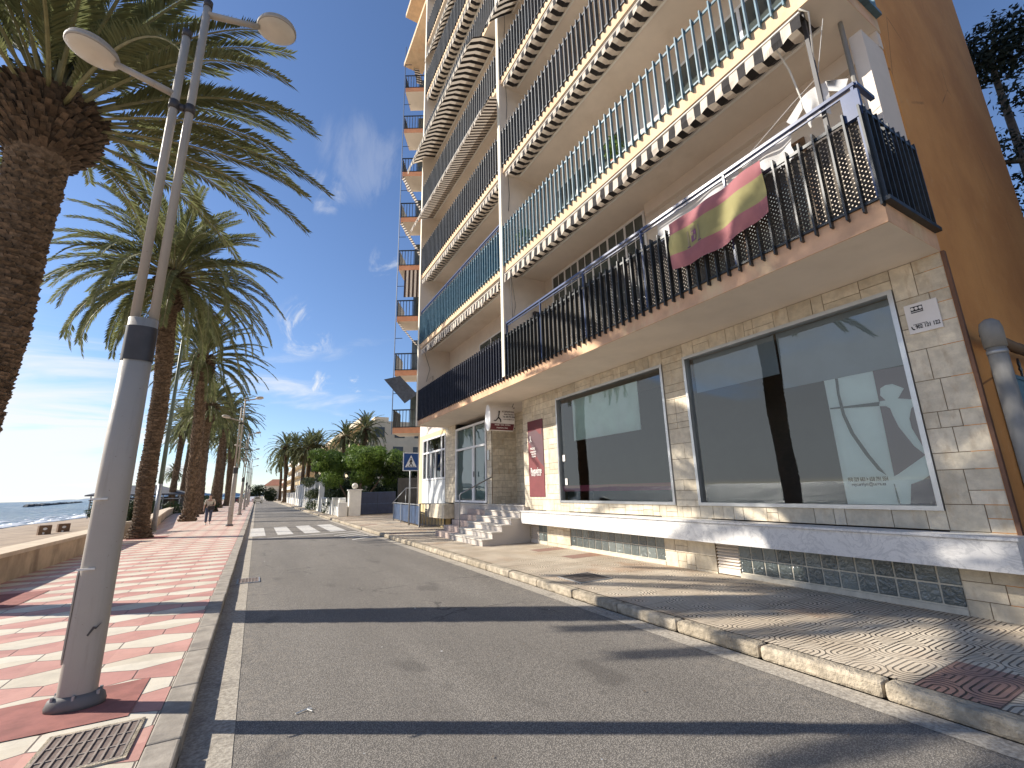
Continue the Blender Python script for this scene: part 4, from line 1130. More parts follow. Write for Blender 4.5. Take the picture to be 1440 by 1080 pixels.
PA = MB(); PA.tube([(FX-.12,2.05,7.75),(FX+.0,2.0,7.72),(FX+.09,2.09,7.05)], .010, 6); o = PA.build('awning_crank', MT['white_paint'], B, smooth=True); o.location = -BO

def ac_unit(x,y,z,label):
    r = empty('ac_unit', (x,y,z)); tag(r, label, 'air conditioner', 'air conditioners on the balconies')
    b = MB(); b.box(-.28,0,-.42,.42,0,.58); b.build('casing', MT['white_frame'], r, bevel=.015)
    b = MB(); b.prism([(.12+.2*cos(a*pi/10),.29+.2*sin(a*pi/10)) for a in range(20)], -.29,-.281,'x'); b.build('fan_grille', MT['dark_metal'], r)
ac_unit(WX-.01,17.6,SB[1]+TH+.9,'white air conditioner on the second balcony level, at the far end')
ac_unit(WX-.04,10.1,SB[2]+TH+1.4,'white air conditioner high on the third balcony level beside the pilaster')
ac_unit(WX-.01,11.3,SB[3]+TH+1.3,'white air conditioner on the fourth balcony level, left of the pilaster')
def pot(x,y,z,label,seed,m='leaf_bright'):
    r = empty('potted_plant', (x,y,z)); tag(r, label, 'plant', 'potted plants on the balconies')
    b = MB(); b.tube([(0,0,0),(0,0,.3)], [.12,.17], 14); b.build('pot', MT['roof_tile'], r, smooth=True)
    foliage([(0,0,.6,.3,.3,.35),(.05,.1,.85,.2,.2,.2)], 260, .06, seed).build('leaves', MT[m], r, recalc=False)
pot_specs = [(FX+.35,9.9,SB[1]+TH,'potted plant on the second balcony level beside the pilaster'),(FX+.35,6.0,SB[1]+TH,'potted plant halfway along the second balcony level'),(FX+.35,17.9,SB[0]+TH,'potted plant at the far end of the first floor balcony'),(FX+.35,9.7,SB[2]+TH,'potted plant on the third balcony level')]
# ------------------------------------------------------------------ street lamps
def make_lamp():
    r = empty('street_lamp', (-1.05,4.97,.13))
    b = MB(); b.tube([(0,0,0),(0,0,.03),(0,0,.075),(0,0,.10)], [.175,.18,.165,.13], 32, sx=1)
    # flatten: elliptical foot
    for i,(x,y,z) in enumerate(b.v): b.v[i] = (x, y*.62, z)
    b.build('base_plate', MT['foot'], r, smooth=True)
    b = MB(); n = 32
    def ring(z, rx, ry, cx=0): return [(cx+rx*(abs(cos(2*pi*k/n))**.85)*(1 if cos(2*pi*k/n)>0 else -1), ry*(abs(sin(2*pi*k/n))**.85)*(1 if sin(2*pi*k/n)>0 else -1), z) for k in range(n)]
    rings = [ring(.10,.118,.080), ring(1.6,.114,.076), ring(3.12,.108,.070)]
    base = 0
    for R in rings: b.v += R
    for i in range(len(rings)-1):
        for k in range(n):
            b.f.append((i*n+k, i*n+(k+1)%n, (i+1)*n+(k+1)%n, (i+1)*n+k)); b.m.append(0)
    b.f.append(tuple(range(2*n,3*n))); b.m.append(0)
    b.build('lower_column', MT['lamp_metal'], r, smooth=True)
    b = MB(); rings = [ring(2.72,.116,.077), ring(3.04,.114,.075)]
    for R in rings: b.v += R
    for k in range(n): b.f.append((k,(k+1)%n,n+(k+1)%n,n+k)); b.m.append(0)
    b.build('dark_band', MT['dark_metal'], r, smooth=True)
    b = MB(); b.tube([(-.066,0,3.1),(-.066,0,5.2),(-.065,0,6.35)], .038, 16); b.tube([(.068,0,3.1),(.069,0,5.2),(.07,0,6.85)], .038, 16)
    b.build('upper_tubes', MT['lamp_metal'], r, smooth=True)
    b = MB(); b.tube([(-.066,0,5.42),(-.066,0,5.52)], .047, 16); b.tube([(.069,0,5.42),(.069,0,5.52)], .047, 16); b.box(-.03,.03,-.02,.02,5.44,5.50)
    b.build('collar', MT['dark_metal'], r, smooth=True)
    for xx, zz in ((-.065,6.35),(.07,6.85)):
        b = MB(); b.tube([(xx,0,zz),(xx,0,zz+.09)], .044, 16); b.build('tube_cap', MT['dark_metal'], r, smooth=True)
    for (x0,z0,sg) in ((-.067,5.60,-1),(.07,6.76,1)):
        a = MB(); a.tube([(x0,0,z0),(x0+sg*.50,0,z0+.13)], [.036,.030], 10); a.build('arm', MT['lamp_metal'], r, smooth=True)
        cx, cz = x0+sg*.68, z0+.19
        h = MB(); prof = [(.0,.10),(.10,.095),(.16,.08),(.195,.05),(.2,.035),(.192,.03),(.192,.022),(.208,.018),(.21,-.012),(.2,-.02)]
        nn = 28
        for (rr,zz) in prof:
            for k in range(nn): h.v.append((cx+rr*cos(2*pi*k/nn)*1.0, rr*sin(2*pi*k/nn)*.9, cz+zz+sg*.12*rr*cos(2*pi*k/nn)))
        for i in range(len(prof)-1):
            for k in range(nn): h.f.append((i*nn+k,i*nn+(k+1)%nn,(i+1)*nn+(k+1)%nn,(i+1)*nn+k)); h.m.append(0)
        ho = h.build('lamp_head', MT['lamp_metal'], r, smooth=True)
        g_ = MB(); 
        for k in range(nn): g_.v.append((cx+.198*cos(2*pi*k/nn), .198*.9*sin(2*pi*k/nn), cz-.022+sg*.12*.198*cos(2*pi*k/nn)))
        for k in range(nn): g_.v.append((cx+.15*cos(2*pi*k/nn), .15*.9*sin(2*pi*k/nn), cz-.055+sg*.12*.15*cos(2*pi*k/nn)))
        for k in range(nn): g_.f.append((k,(k+1)%nn,nn+(k+1)%nn,nn+k)); g_.m.append(0)
        g_.f.append(tuple(range(nn,2*nn))); g_.m.append(0)
        g_.build('diffuser', MT['lamp_glass'], ho, smooth=True)
    for k_ in range(6):
        a_ = 2*pi*(k_+.5)/6; b = MB(); b.tube([(.15*cos(a_),.092*sin(a_),.06),(.15*cos(a_),.092*sin(a_),.105)], .012, 6); b.build('bolt', MT['galv'], r)
    # welded clip straps and door
    for zz in (1.52,.985):
        b = MB(); b.box(-.118,-.01,-.088,-.074,zz,zz+.014); b.build('steel_clip', MT['white_paint'], r)
    b = MB(); b.prism([(-.04,.35),(-.04,.95),(-.02,.99),(.02,.99),(.04,.95),(.04,.35),(.02,.31),(-.02,.31)], -.122,-.112,'x'); b.build('service_door', MT['lamp_metal'], r)
    b = MB(); b.prism([(.02,.50),(.05,.55),(.06,.545),(.09,.59),(.06,.56),(.04,.565),(.01,.51)], -.083,-.070,'y'); b.build('scratch', MT['dark_metal'], r)
    return r
lamp0 = make_lamp()
LG = 'double tube street lamps along the kerb'
tag(lamp0, 'tall grey double-tube street lamp nearest the viewer, on the red mortar patch', 'street lamp', LG)
for i, (Y, lab) in enumerate(((28.7,'second grey street lamp, standing just right of the walking person'),(45.1,'third grey street lamp along the kerb, beyond the walking person'),(61.5,'fourth grey street lamp along the kerb, seen small'),(78,'fifth grey street lamp along the kerb, next to the parked cars'),(96,'farthest grey street lamp on the kerb'))):
    c = copy_tree(lamp0); c.location = (-1.1, Y, .13); c['label'] = lab
# slim green light mast on the beach side
r = empty('light_mast', (-4.1,27.5,.13)); tag(r, 'slim tapering grey-green light mast just beyond the second palm', 'light mast')
b = MB(); b.tube([(0,0,0),(0,0,2.2)], [.11,.10], 14); b.build('lower_mast', MT['galv'], r, smooth=True)
b = MB(); b.tube([(0,0,2.2),(.0,0,11.5)], [.10,.06], 14); b.build('upper_mast', simple('mast_green',(.10,.14,.115),.5), r, smooth=True)
b = MB(); b.tube([(0,0,11.5),(0,0,11.6),(0,.5,11.75)], .04, 6); b.box(-.12,.12,.4,.8,11.7,11.8); b.build('mast_head', MT['galv'], r)

# ------------------------------------------------------------------ palms
def frond(mb, base, az, el, L, bend, nl=52, lw=.022, ll=.42, rnd=random, rmi=1, twist=0, seg=14, side=0):
    """rachis tube + two rows of leaflets"""
    p = Vector(base); pts = [p.copy()]; dirs = []
    ds = L/seg; e_ = el
    for i in range(seg):
        t = (i+.5)/seg
        e_ = el - bend*(t**1.5)
        a_ = az + side*t*t
        d = Vector((cos(a_)*cos(e_), sin(a_)*cos(e_), sin(e_)))
        dirs.append(d); p = p + d*ds; pts.append(p.copy())
    dirs.append(dirs[-1])
    rr = [.034*(1-.88*i/seg)+.004 for i in range(seg+1)]; rr[0] = .055
    mb.tube(pts, rr, 4, mi=rmi, cap=False)
    for i in range(nl):
        t = .14 + .86*(i+.5)/nl
        k = t*seg; j = min(seg-1, int(k)); f = k-j
        pos = pts[j].lerp(pts[j+1], f); d = dirs[j].lerp(dirs[min(seg,j+1)], f).normalized()
        side_ = d.cross(Vector((0,0,1)))
        if side_.length < .05: side_ = Vector((1,0,0))
        side_.normalize(); up = side_.cross(d).normalized()
        env = min(1, (t-.10)*5)*(1-.62*max(0,t-.35)/.65)
        for sg in (-1,1):
            l = ll*env*rnd.uniform(.82,1.12)
            fw = rnd.uniform(.75,1.15)+.5*t; upk = rnd.uniform(.12,.45)
            ld = (side_*sg + d*fw + up*upk).normalized()
            droop = Vector((0,0,-1))*rnd.uniform(.02,.13)
            w = (d - ld*d.dot(ld)).normalized()*lw*(.6+.5*env)
            mid = pos + ld*l*.45; tip = pos + ld*l + droop*l
            mb.face([pos - w*.35, mid - w, tip, mid + w], 0)
def crown_mesh(name, nf, L, seed, nl, lw, ll, mats, spread=1.0, zs=0, cr=.28, seg=14, low=-20):
    rnd = random.Random(seed); b = MB(); ga = 2.39996
    for i in range(nf):
        t = (i+.5)/nf                       # 0 young/top .. 1 old/low
        az = i*ga + rnd.uniform(-.15,.15)
        el = radians(84 - (84-low)*t**.9 + rnd.uniform(-7,7))
        bend = radians(36 + 30*sin(t*pi*.8) + rnd.uniform(-12,14))*spread
        l = L*(.80+.28*sin(t*pi*.75))*rnd.uniform(.9,1.08)
        rad = cr*min(1, t*1.6)
        base = (cos(az)*rad, sin(az)*rad, .35 - .75*t)
        frond(b, base, az, el, l, bend, nl, lw, ll, rnd, seg=seg, side=rnd.uniform(-.25,.25))
    me = bpy.data.meshes.new(name); me.from_pydata(b.v, [], b.f)
    for m in mats: me.materials.append(m)
    me.polygons.foreach_set('material_index', b.m); me.update()
    return me
def scaly(b, z0, z1, rf, xf, row=.085, n=17, size=.13, out=.045, seed=1, up=.9):
    rnd = random.Random(seed); z = z0; k = 0
    while z < z1:
        r = rf(z); cx, cy = xf(z)
        for i in range(n):
            a = 2*pi*(i+.5*(k%2))/n + rnd.uniform(-.07,.07)
            w = size*rnd.uniform(.75,1.2)*.5; h = row*rnd.uniform(.9,1.5); o_ = out*rnd.uniform(.4,1.5)
            ca, sa = cos(a), sin(a); T = Vector((-sa,ca,0)); N = Vector((ca,sa,0)); C = Vector((cx,cy,z+rnd.uniform(-.02,.02)))
            p0 = C + N*(r*.96) - T*w; p1 = C + N*(r*.96) + T*w
            q0 = C + N*(r+o_) - T*w*.75 + Vector((0,0,h*up)); q1 = C + N*(r+o_) + T*w*.75 + Vector((0,0,h*up))
            s0 = C + N*(r*.95) - T*w*.7 + Vector((0,0,h*up+.02)); s1 = C + N*(r*.95) + T*w*.7 + Vector((0,0,h*up+.02))
            nb = len(b.v); b.v += [tuple(p) for p in (p0,p1,q0,q1,s0,s1)]
            for f in ((0,1,3,2),(2,3,5,4),(0,2,4),(1,5,3)): b.f.append(tuple(nb+x for x in f)); b.m.append(0)
        z += row; k += 1
def trunk_mesh(name, H, r0, r1, boot_r, boot_h, seed, mats, detail=True, lean=(0,0)):
    b = MB(); rnd = random.Random(seed)
    def xf(z): t = z/H; return (lean[0]*t*t + .03*sin(z*.9+seed), lean[1]*t*t + .03*cos(z*.7+seed))
    zb = H-boot_h
    def rf(z):
        if z < zb: return r0 + (r1-r0)*z/zb + .16*max(0, 1-z/.7)**2 + .015*sin(z*2.3+seed)
        t = (z-zb)/boot_h
        return r1 + (boot_r-r1)*min(1, t*2.2)**.7 * (1-.45*max(0,(t-.75)/.25)**2)
    N = 18; zz = [i*.25 for i in range(int(H/.25)+1)]+[H]
    for z in zz:
        cx, cy = xf(z); r = rf(z)*.97
        for k in range(N): b.v.append((cx+r*cos(2*pi*k/N), cy+r*sin(2*pi*k/N), z))
    for i in range(len(zz)-1):
        for k in range(N): b.f.append((i*N+k,i*N+(k+1)%N,(i+1)*N+(k+1)%N,(i+1)*N+k)); b.m.append(0)
    b.f.append(tuple((len(zz)-1)*N+k for k in range(N))); b.m.append(0)
    if detail:
        scaly(b, 0, zb, rf, xf, .07, 14, .19, .035, seed)
    else:
        scaly(b, 0, zb, rf, xf, .16, 11, .2, .05, seed)
    n0 = len(b.f)
    scaly(b, zb, H-.1, rf, xf, .065 if detail else .16, 30 if detail else 14, .11 if detail else .22, .13, seed+1, up=1.6)
    for i in range(n0, len(b.f)): b.m[i] = 1
    me = bpy.data.meshes.new(name); me.from_pydata(b.v, [], b.f)
    for m in mats: me.materials.append(m)
    me.polygons.foreach_set('material_index', b.m); me.update()
    return me, xf(H)
def place_palm(name, x, y, z, tm, top, H, cm, rz, label, group, sc=1.0, csc=1.0, tilt=0):
    r = empty(name, (x,y,z), rz); r.scale = (sc,sc,sc); tag(r, label, 'palm tree', group)
    t = bpy.data.objects.new('trunk', tm); COL.objects.link(t); t.parent = r
    c = bpy.data.objects.new('crown', cm); COL.objects.link(c); c.parent = r
    c.location = (top[0], top[1], H-.05); c.scale = (csc,csc,csc); c.rotation_euler = (tilt,0,0)
    return r
PM = [MT['trunk'], MT['boot']]
GP = 'date palms along the promenade'
tA, topA = trunk_mesh('palm_trunk', 9.0, .27, .37, .70, 1.35, 4, PM)
cA = crown_mesh('palm_crown', 74, 4.5, 21, 115, .023, .58, [MT['frond'], MT['rachis']], spread=.95, low=13, cr=.45)
place_palm('date_palm', -4.1, 10.42, .13, tA, topA, 9.0, cA, .6, 'huge date palm at the left edge of the view, nearest of the promenade palms', GP)
tB, topB = trunk_mesh('palm_trunk', 11.4, .27, .29, .55, 1.8, 9, PM, True, (-.28,0))
cB = crown_mesh('palm_crown', 112, 4.4, 33, 82, .028, .56, [MT['frond'], MT['rachis']], spread=1.15, low=-35, cr=.35)
place_palm('date_palm', -3.92, 23.4, .13, tB, topB, 11.4, cB, 0.0, 'tall date palm behind the nearest street lamp, second from the viewer', GP)
tC, topC = trunk_mesh('palm_trunk', 11.2, .33, .30, .60, 2.0, 14, [MT['trunk'], MT['boot']], False, (-.5,0))
cC = crown_mesh('palm_crown', 80, 4.1, 41, 50, .040, .56, [MT['frond_far'], MT['rachis']], spread=1.0, low=-25, seg=9, cr=.35)
place_palm('date_palm', -3.85, 37.2, .13, tC, topC, 11.2, cC, .9, 'third date palm, rising left of the walking person', GP)
cD = crown_mesh('palm_crown', 60, 3.9, 55, 32, .05, .52, [MT['frond_far'], MT['rachis']], spread=1.1, low=-30, seg=8, cr=.35)
labs = ['fourth date palm with a swollen leaf-base collar, behind the walking person','fifth date palm along the promenade','sixth date palm along the promenade, partly hidden by its neighbours','seventh date palm along the promenade','eighth date palm down the promenade','ninth date palm down the promenade','farthest date palm of the promenade row']
for i, (Y, s) in enumerate(((51,.87),(58,.93),(66,1.0),(76,.95),(90,1.0),(106,.97),(124,1.0))):
    place_palm('date_palm', (-4.5 if i==0 else -4.0)-.015*(Y-50)+.3*sin(i*2), Y, .13, tC, topC, 11.2, cD, i*1.7+.4, labs[i], GP, s)
for x_, y_, s_, l_ in ((-8.2,63,.9,'palm of the seaward row standing behind the promenade palms, nearer one'),(-8.6,74,.95,'palm of the seaward row standing behind the promenade palms, farther one'),(-4.2,44.5,.82,'short stout date palm between the third and the fourth promenade palms')):
    place_palm('date_palm', x_, y_, 0, tC, topC, 11.2, cD, x_, l_, GP if x_ > -5 else 'palms of the seaward row', s_)
G2 = 'palms across the road in the distance'
cF = crown_mesh('palm_crown', 64, 3.9, 77, 28, .065, .55, [MT['frond_far'], MT['rachis']], spread=1.25, low=-40, seg=8, cr=.3)
for i, (x,yy,s,lab) in enumerate(((5.2,108,1.05,'leftmost palm of the distant cluster across the road'),(6.8,112,1.08,'second palm of the distant cluster across the road'),(8.0,104,1.0,'middle palm of the distant cluster across the road'),(9.4,109,1.12,'tall palm in the right half of the distant cluster across the road'),(11.0,106,1.08,'rightmost palm of the distant cluster across the road'),(6.0,150,1.05,'farther palm behind the distant cluster across the road'))):
    place_palm('date_palm', x, yy, 0, tC, topC, 11.2, cF, i*1.3, lab, G2, s, 1.05)
place_palm('date_palm', 10.2, 68, 0, tC, topC, 11.2, cF, 2.2, 'left palm of the pair rising above the big green tree', 'pair of palms above the green tree', .86, .9)
place_palm('date_palm', 12.9, 68, 0, tC, topC, 11.2, cF, 3.4, 'right, taller palm of the pair rising above the big green tree', 'pair of palms above the green tree', .98, .9)
place_palm('date_palm', -12.5, 95, -1, tC, topC, 11.2, cF, 1.4, 'small dark palm standing behind the beach bar', 'palms by the beach bar', .62, .8)
# young plant fibres at the boot of palm 1 handled by the boot scales

# ------------------------------------------------------------------ trees / shrubs
def foliage(clumps, n, size, seed, flat=.5, shell=.55):
    rnd = random.Random(seed); b = MB(); tot = sum(c[3]*c[4]*c[5] for c in clumps)
    for (cx,cy,cz,rx,ry,rz) in clumps:
        k = int(n*(rx*ry*rz)/tot)
        for _ in range(k):
            while True:
                v = Vector((rnd.uniform(-1,1),rnd.uniform(-1,1),rnd.uniform(-1,1)))
                if .001 < v.length <= 1: break
            r_ = v.length**shell; v = v.normalized()*r_
            nz = .82+.3*noise.noise(Vector((v.x*2.2+cx, v.y*2.2+cy, v.z*2.2+cz)))
            p = Vector((cx+v.x*rx*nz, cy+v.y*ry*nz, cz+v.z*rz*nz))
            s = size*rnd.uniform(.6,1.35)
            nrm = (v + Vector((rnd.uniform(-1,1),rnd.uniform(-1,1),rnd.uniform(-.6,1)))*flat*1.6).normalized()
            t = nrm.cross(Vector((rnd.uniform(-1,1),rnd.uniform(-1,1),rnd.uniform(-1,1)))).normalized(); q_ = nrm.cross(t)
            b.face([p-t*s, p-q_*s*.42, p+t*s, p+q_*s*.42])
    return b
for _i,_p in enumerate(pot_specs): pot(*_p, 70+_i)
def tree(name, label, x, y, z, clumps, n, size, m, trunk, seed, cat='tree', group=None, trunkm=None):
    r = empty(name, (x,y,z)); tag(r, label, cat, group)
    foliage(clumps, n, size, seed).build('crown', m, r, recalc=False)
    if trunk:
        b = MB()
        for pts, r0, r1 in trunk: b.tube(pts, [r0+(r1-r0)*i/(len(pts)-1) for i in range(len(pts))], 8)
        b.build('trunk', trunkm or MT['bark'], r, smooth=True)
    return r
random.seed(2)
# big round green tree behind the white wall
cl = []
for i in range(52):
    a = random.uniform(0,2*pi); rr = 3.1*sqrt(random.uniform(0,1))
    cl.append((cos(a)*rr, sin(a)*rr*.8, random.uniform(2.7,5.1)-.04*rr*rr, random.uniform(.7,1.0),random.uniform(.7,1.0),random.uniform(.55,.8)))
tree('leafy_tree', 'broad low bright green tree over the white garden wall', 7.0, 37.5, 0, cl, 46000, .085, MT['leaf_bright'],
     [([(0,0,0),(-.2,0,1),(.1,0,2),(.3,0,3.2)],.16,.09),([(0,0,0),(-.6,-.1,.9),(-1.3,0,2.2),(-1.8,0,3.2)],.1,.05),([(0,0,.1),(.6,.1,1.2),(1.4,0,2.3),(1.9,0,3.2)],.1,.05)], 31)
cl = [(random.uniform(-1.4,1.4),random.uniform(-1,1),random.uniform(.4,3.3),.8,.8,.6) for _ in range(16)]
tree('shrub', 'dull green climbing shrub left of the broad green tree, above the white columns', 5.7, 48, 0, cl, 9000, .09, MT['leaf_olive'], [([(0,0,0),(.1,0,1.5)],.08,.05)], 32, 'shrub')
cl = [(random.uniform(-2.0,2.0),random.uniform(-1.5,1.5),random.uniform(.6,6.3),1.1,1.1,.9) for _ in range(22)]
tree('dense_tree', 'dark dense tree behind the shrub and the white columns', 8.4, 56, 0, cl, 10000, .12, MT['leaf_dark'], [([(0,0,0),(.1,0,3)],.15,.1)], 33)
cl = [(random.uniform(-2.2,2.6),random.uniform(-1.6,1.6),random.uniform(.2,4.4),1.1,1.1,.9) for _ in range(28)]
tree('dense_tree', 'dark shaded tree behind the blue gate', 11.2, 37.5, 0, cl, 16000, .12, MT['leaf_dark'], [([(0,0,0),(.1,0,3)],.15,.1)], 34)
cl = [(random.uniform(-2.6,2.6),random.uniform(-1.4,1.4),random.uniform(.0,1.8),1.0,.8,.8) for _ in range(26)]
tree('hedge', 'dark low hedge mass under the broad green tree', 8.0, 40.3, 0, cl, 10000, .11, MT['leaf_dark'], None, 35, 'hedge')
cl = [(random.uniform(-2.6,2.6),random.uniform(-2,2),random.uniform(.5,5.5),1.5,1.5,1.2) for _ in range(14)]
tree('tall_tree', 'grey-green tree in front of the beige terraced building', 15.3, 60, 0, cl, 9000, .17, MT['leaf_olive'], [([(0,0,0),(.1,0,6)],.2,.12)], 36)
cl = [(random.uniform(-1.6,1.6),random.uniform(-2,2),random.uniform(.3,3.6),1.2,1.4,1.0) for _ in range(14)]
tree('shrub', 'dark bush at the far end of the road, left of the palm cluster', 3.2, 150, 0, cl+[(-4+random.uniform(-2,2),0,random.uniform(.5,4),1.6,1.4,1.3) for _ in range(10)], 5000, .22, MT['leaf_dark'], None, 37, 'bush')
cl = [(random.uniform(-3,3),random.uniform(-2,2),random.uniform(.3,4.2),1.6,1.4,1.2) for _ in range(18)]
tree('shrub', 'dark bushes under the distant palm cluster across the road', 10, 98, 0, cl, 7000, .17, MT['leaf_dark'], None, 38, 'bush')
# dark pine behind the block on the right
cl = []
for i in range(34):
    h = random.uniform(0,1); a = random.uniform(0,2*pi); rr = (1-h*.75)*random.uniform(1.0,4.3)
    cl.append((cos(a)*rr, sin(a)*rr, 4+h*14.5, random.uniform(.9,1.5),random.uniform(.9,1.5),random.uniform(.6,1.0)))
cl += [(random.uniform(-3,3),random.uniform(-3.5,3),random.uniform(2,12),2.2,2.2,1.8) for _ in range(20)]
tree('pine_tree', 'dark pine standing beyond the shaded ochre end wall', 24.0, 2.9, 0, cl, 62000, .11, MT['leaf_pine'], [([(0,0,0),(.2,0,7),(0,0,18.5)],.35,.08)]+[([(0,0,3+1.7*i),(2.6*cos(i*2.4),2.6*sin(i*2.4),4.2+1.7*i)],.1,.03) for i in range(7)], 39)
cl = [(random.uniform(-5,6),random.uniform(-2,2),random.uniform(1,12),2.4,2.2,1.8) for _ in range(26)]  # unseen thicket, added to keep sky light off the ochre wall
tree('pine_tree', 'dark pine thicket added out of view to darken the ochre end wall', 15.5, -4.5, 0, cl, 9000, .4, MT['leaf_pine'], [([(0,0,0),(.2,0,7),(0,0,11)],.35,.08)], 59)
# dark hedge and rocks by the gap in the promenade wall
cl = [(random.uniform(-.35,.35),random.uniform(-.8,.8),random.uniform(.2,1.5),.4,.5,.4) for _ in range(12)]
tree('shrub', 'dark clipped shrub beside the second palm at the gap in the wall', -4.9, 27.2, .0, cl, 5000, .06, MT['leaf_dark'], None, 40, 'shrub')
rk = MB(); random.seed(8)
import bmesh
def rock(name, label, x, y, z, s, seed, m=MT['rock'], group='pale boulders by the beach steps'):
    bm = bmesh.new(); bmesh.ops.create_icosphere(bm, subdivisions=3, radius=s)
    for v in bm.verts:
        n_ = noise.noise(v.co*1.4/s + Vector((seed,0,0)))
        v.co *= 1 + .38*n_; v.co.z *= .72
    me = bpy.data.meshes.new(name); bm.to_mesh(me); bm.free(); me.materials.append(m)
    o = bpy.data.objects.new(name, me); COL.objects.link(o); o.location = (x,y,z); tag(o, label, 'boulder', group)
rock('boulder','large pale boulder seen between the near lamp and the second palm',-5.6,25.4,.25,.55,1)
rock('boulder','smaller boulder resting against the large pale one',-5.2,24.2,.1,.38,5)
rock('boulder','pale boulder behind the low wall in front of the beach bar',-6.1,35.5,.35,.75,9)
# litter bin by palm two
BN = empty('litter_bin', (-4.55,22.2,.13)); tag(BN, 'black litter bin half hidden between the near lamp and the second palm', 'litter bin')
b = MB(); b.tube([(0,0,0),(0,0,.75)], [.26,.3], 18); b.build('bin_body', MT['slat_dark'], BN, smooth=True)
b = MB(); b.tube([(0,0,.75),(0,0,.8),(0,0,.9)], [.32,.32,.12], 18); b.build('bin_lid', MT['dark_metal'], BN, smooth=True)
# beach signs/boxes
for i,(x,yy,lab) in enumerate(((-14.9,52.0,'left dark brown beach bin with a light round hole, on the sand'),(-14.3,54.0,'right dark brown beach bin with a light round hole, on the sand'))):
    r = empty('beach_bin', (x,yy,-1.27), .5); tag(r, lab, 'beach bin', 'pair of brown bins on the sand')
    b = MB(); b.box(-.38,.38,-.25,.25,0,1.0); b.build('bin_body', MT['wood_brown'], r, bevel=.03)
    b = MB(); b.prism([(-.02+.13*cos(a*pi/8),.72+.1*sin(a*pi/8)) for a in range(16)], -.262,-.251,'y'); b.box(-.14,-.02,-.262,-.251,.3,.46); b.build('bin_label', MT['white_paint'], r)
# beach bar
BR_ = empty('beach_bar', (-11.2,66,-.2)); tag(BR_, 'low beach bar with a dark hipped roof beyond the promenade wall', 'beach bar')
b = MB(); b.box(-3.6,3.6,-3,3,0,2.0); b.build('bar_wall', MT['interior_dark'], BR_)
b = MB(); b.face([(-4.2,-3.6,2.35),(4.2,-3.6,2.35),(1.2,0,3.35),(-1.2,0,3.35)]); b.face([(4.2,-3.6,2.35),(4.2,3.6,2.35),(1.2,0,3.35)]); b.face([(4.2,3.6,2.35),(-4.2,3.6,2.35),(-1.2,0,3.35),(1.2,0,3.35)]); b.face([(-4.2,3.6,2.35),(-4.2,-3.6,2.35),(-1.2,0,3.35)])
b.box(-4.2,4.2,-3.6,3.6,2.22,2.34); b.build('roof', MT['bar_roof'], BR_)
b = MB(); b.box(-3.9,3.9,-3.3,-3.1,1.75,1.85); 
for k in range(6): b.box(-3.8+k*1.5,-3.7+k*1.5,-3.3,-3.2,0,2.2)
b.build('bar_frame', MT['galv'], BR_)
cl = [(random.uniform(-5,5),random.uniform(-.8,.8),random.uniform(.1,1.3),1,.8,.6) for _ in range(18)]
tree('hedge', 'low dark hedge between the beach bar and the promenade wall', -9.0, 58, -.1, cl, 5000, .12, MT['leaf_dark'], None, 44, 'hedge')
tree('hedge', 'long dark hedge farther along the promenade wall', -10.5, 82, -.1, [(c[0]*1.0,c[1]*6,c[2]*1.3,1.4,1.6,1.0) for c in cl], 5000, .16, MT['leaf_dark'], None, 45, 'hedge')

# ------------------------------------------------------------------ right hand fence line
def sign_post():
    r = empty('crossing_sign', (6.42,21.55,.12)); tag(r, 'blue and white square pedestrian crossing sign on a thin grey post', 'road sign')
    b = MB(); b.tube([(0,0,0),(0,0,3.38)], .038, 12); b.build('post', MT['galv'], r, smooth=True)
    b = MB(); b.box(-.39,.39,-.075,-.05,2.52,3.40); po = b.build('sign_plate', MT['white_frame'], r, bevel=.01)
    cz = 2.96
    b = MB(); b.box(-.35,.35,-.079,-.0755,2.56,3.36); b.build('blue_field', MT['sign_blue'], po)
    b = MB(); b.prism([(-.29,2.70),(.29,2.70),(0,3.28)], -.0835,-.0795,'y'); b.build('white_triangle', MT['white_frame'], po)
    b = MB(); b.prism([(.035*cos(a*pi/6),3.10+.04*sin(a*pi/6)) for a in range(12)], -.088,-.084,'y')
    b.prism([(-.03,3.05),(.04,3.05),(.075,2.94),(.06,2.93),(.035,2.98),(.03,2.9),(.10,2.78),(.075,2.76),(.0,2.86),(-.07,2.75),(-.10,2.77),(-.035,2.89),(-.04,2.97),(-.075,2.91),(-.09,2.92)], -.0885,-.084,'y')
    for k in range(5): b.prism([(-.2+.085*k,2.715),(-.15+.085*k,2.715),(-.155+.08*k,2.75),(-.195+.08*k,2.75)], -.0875,-.084,'y')
    b.build('pedestrian_symbol', MT['black'], po)
    b = MB(); b.box(-.15,.15,-.05,-.03,2.7,2.73); b.box(-.15,.15,-.05,-.03,3.2,3.23); b.build('clamp', MT['galv'], r)
sign_post()
# low blue panel fence and bar railing beside the side entrance
FB = empty('panel_fence', (6.42,19.95,.12)); tag(FB, 'low blue sheet panel fence behind the crossing sign post', 'fence')
b = MB(); v1 = Vector((.5,6.3,0)); 
def fp(t, z): return (v1.x*t, v1.y*t, z)
for k in range(3):
    t0, t1 = k/3+.004, (k+1)/3-.004
    b.bar(fp(t0,.5), fp(t1,.5), .03, .8)
b.build('sheet_panels', MT['fence_blue'], FB)
b = MB(); b.bar(fp(0,.96),fp(1,.96),.05,.04)
for t in (0,.33,.66,1): b.bar(fp(t,0),fp(t,1.0 if t<1 else 1.0),.06)
b.build('fence_frame', MT['galv'], FB)
RB = empty('bar_railing', (6.42,19.9,.12)); tag(RB, 'dark blue vertical bar railing between the panel fence and the steps', 'railing')
b = MB(); P0 = Vector((0,0,0)); P1 = Vector((.75,-1.1,0))
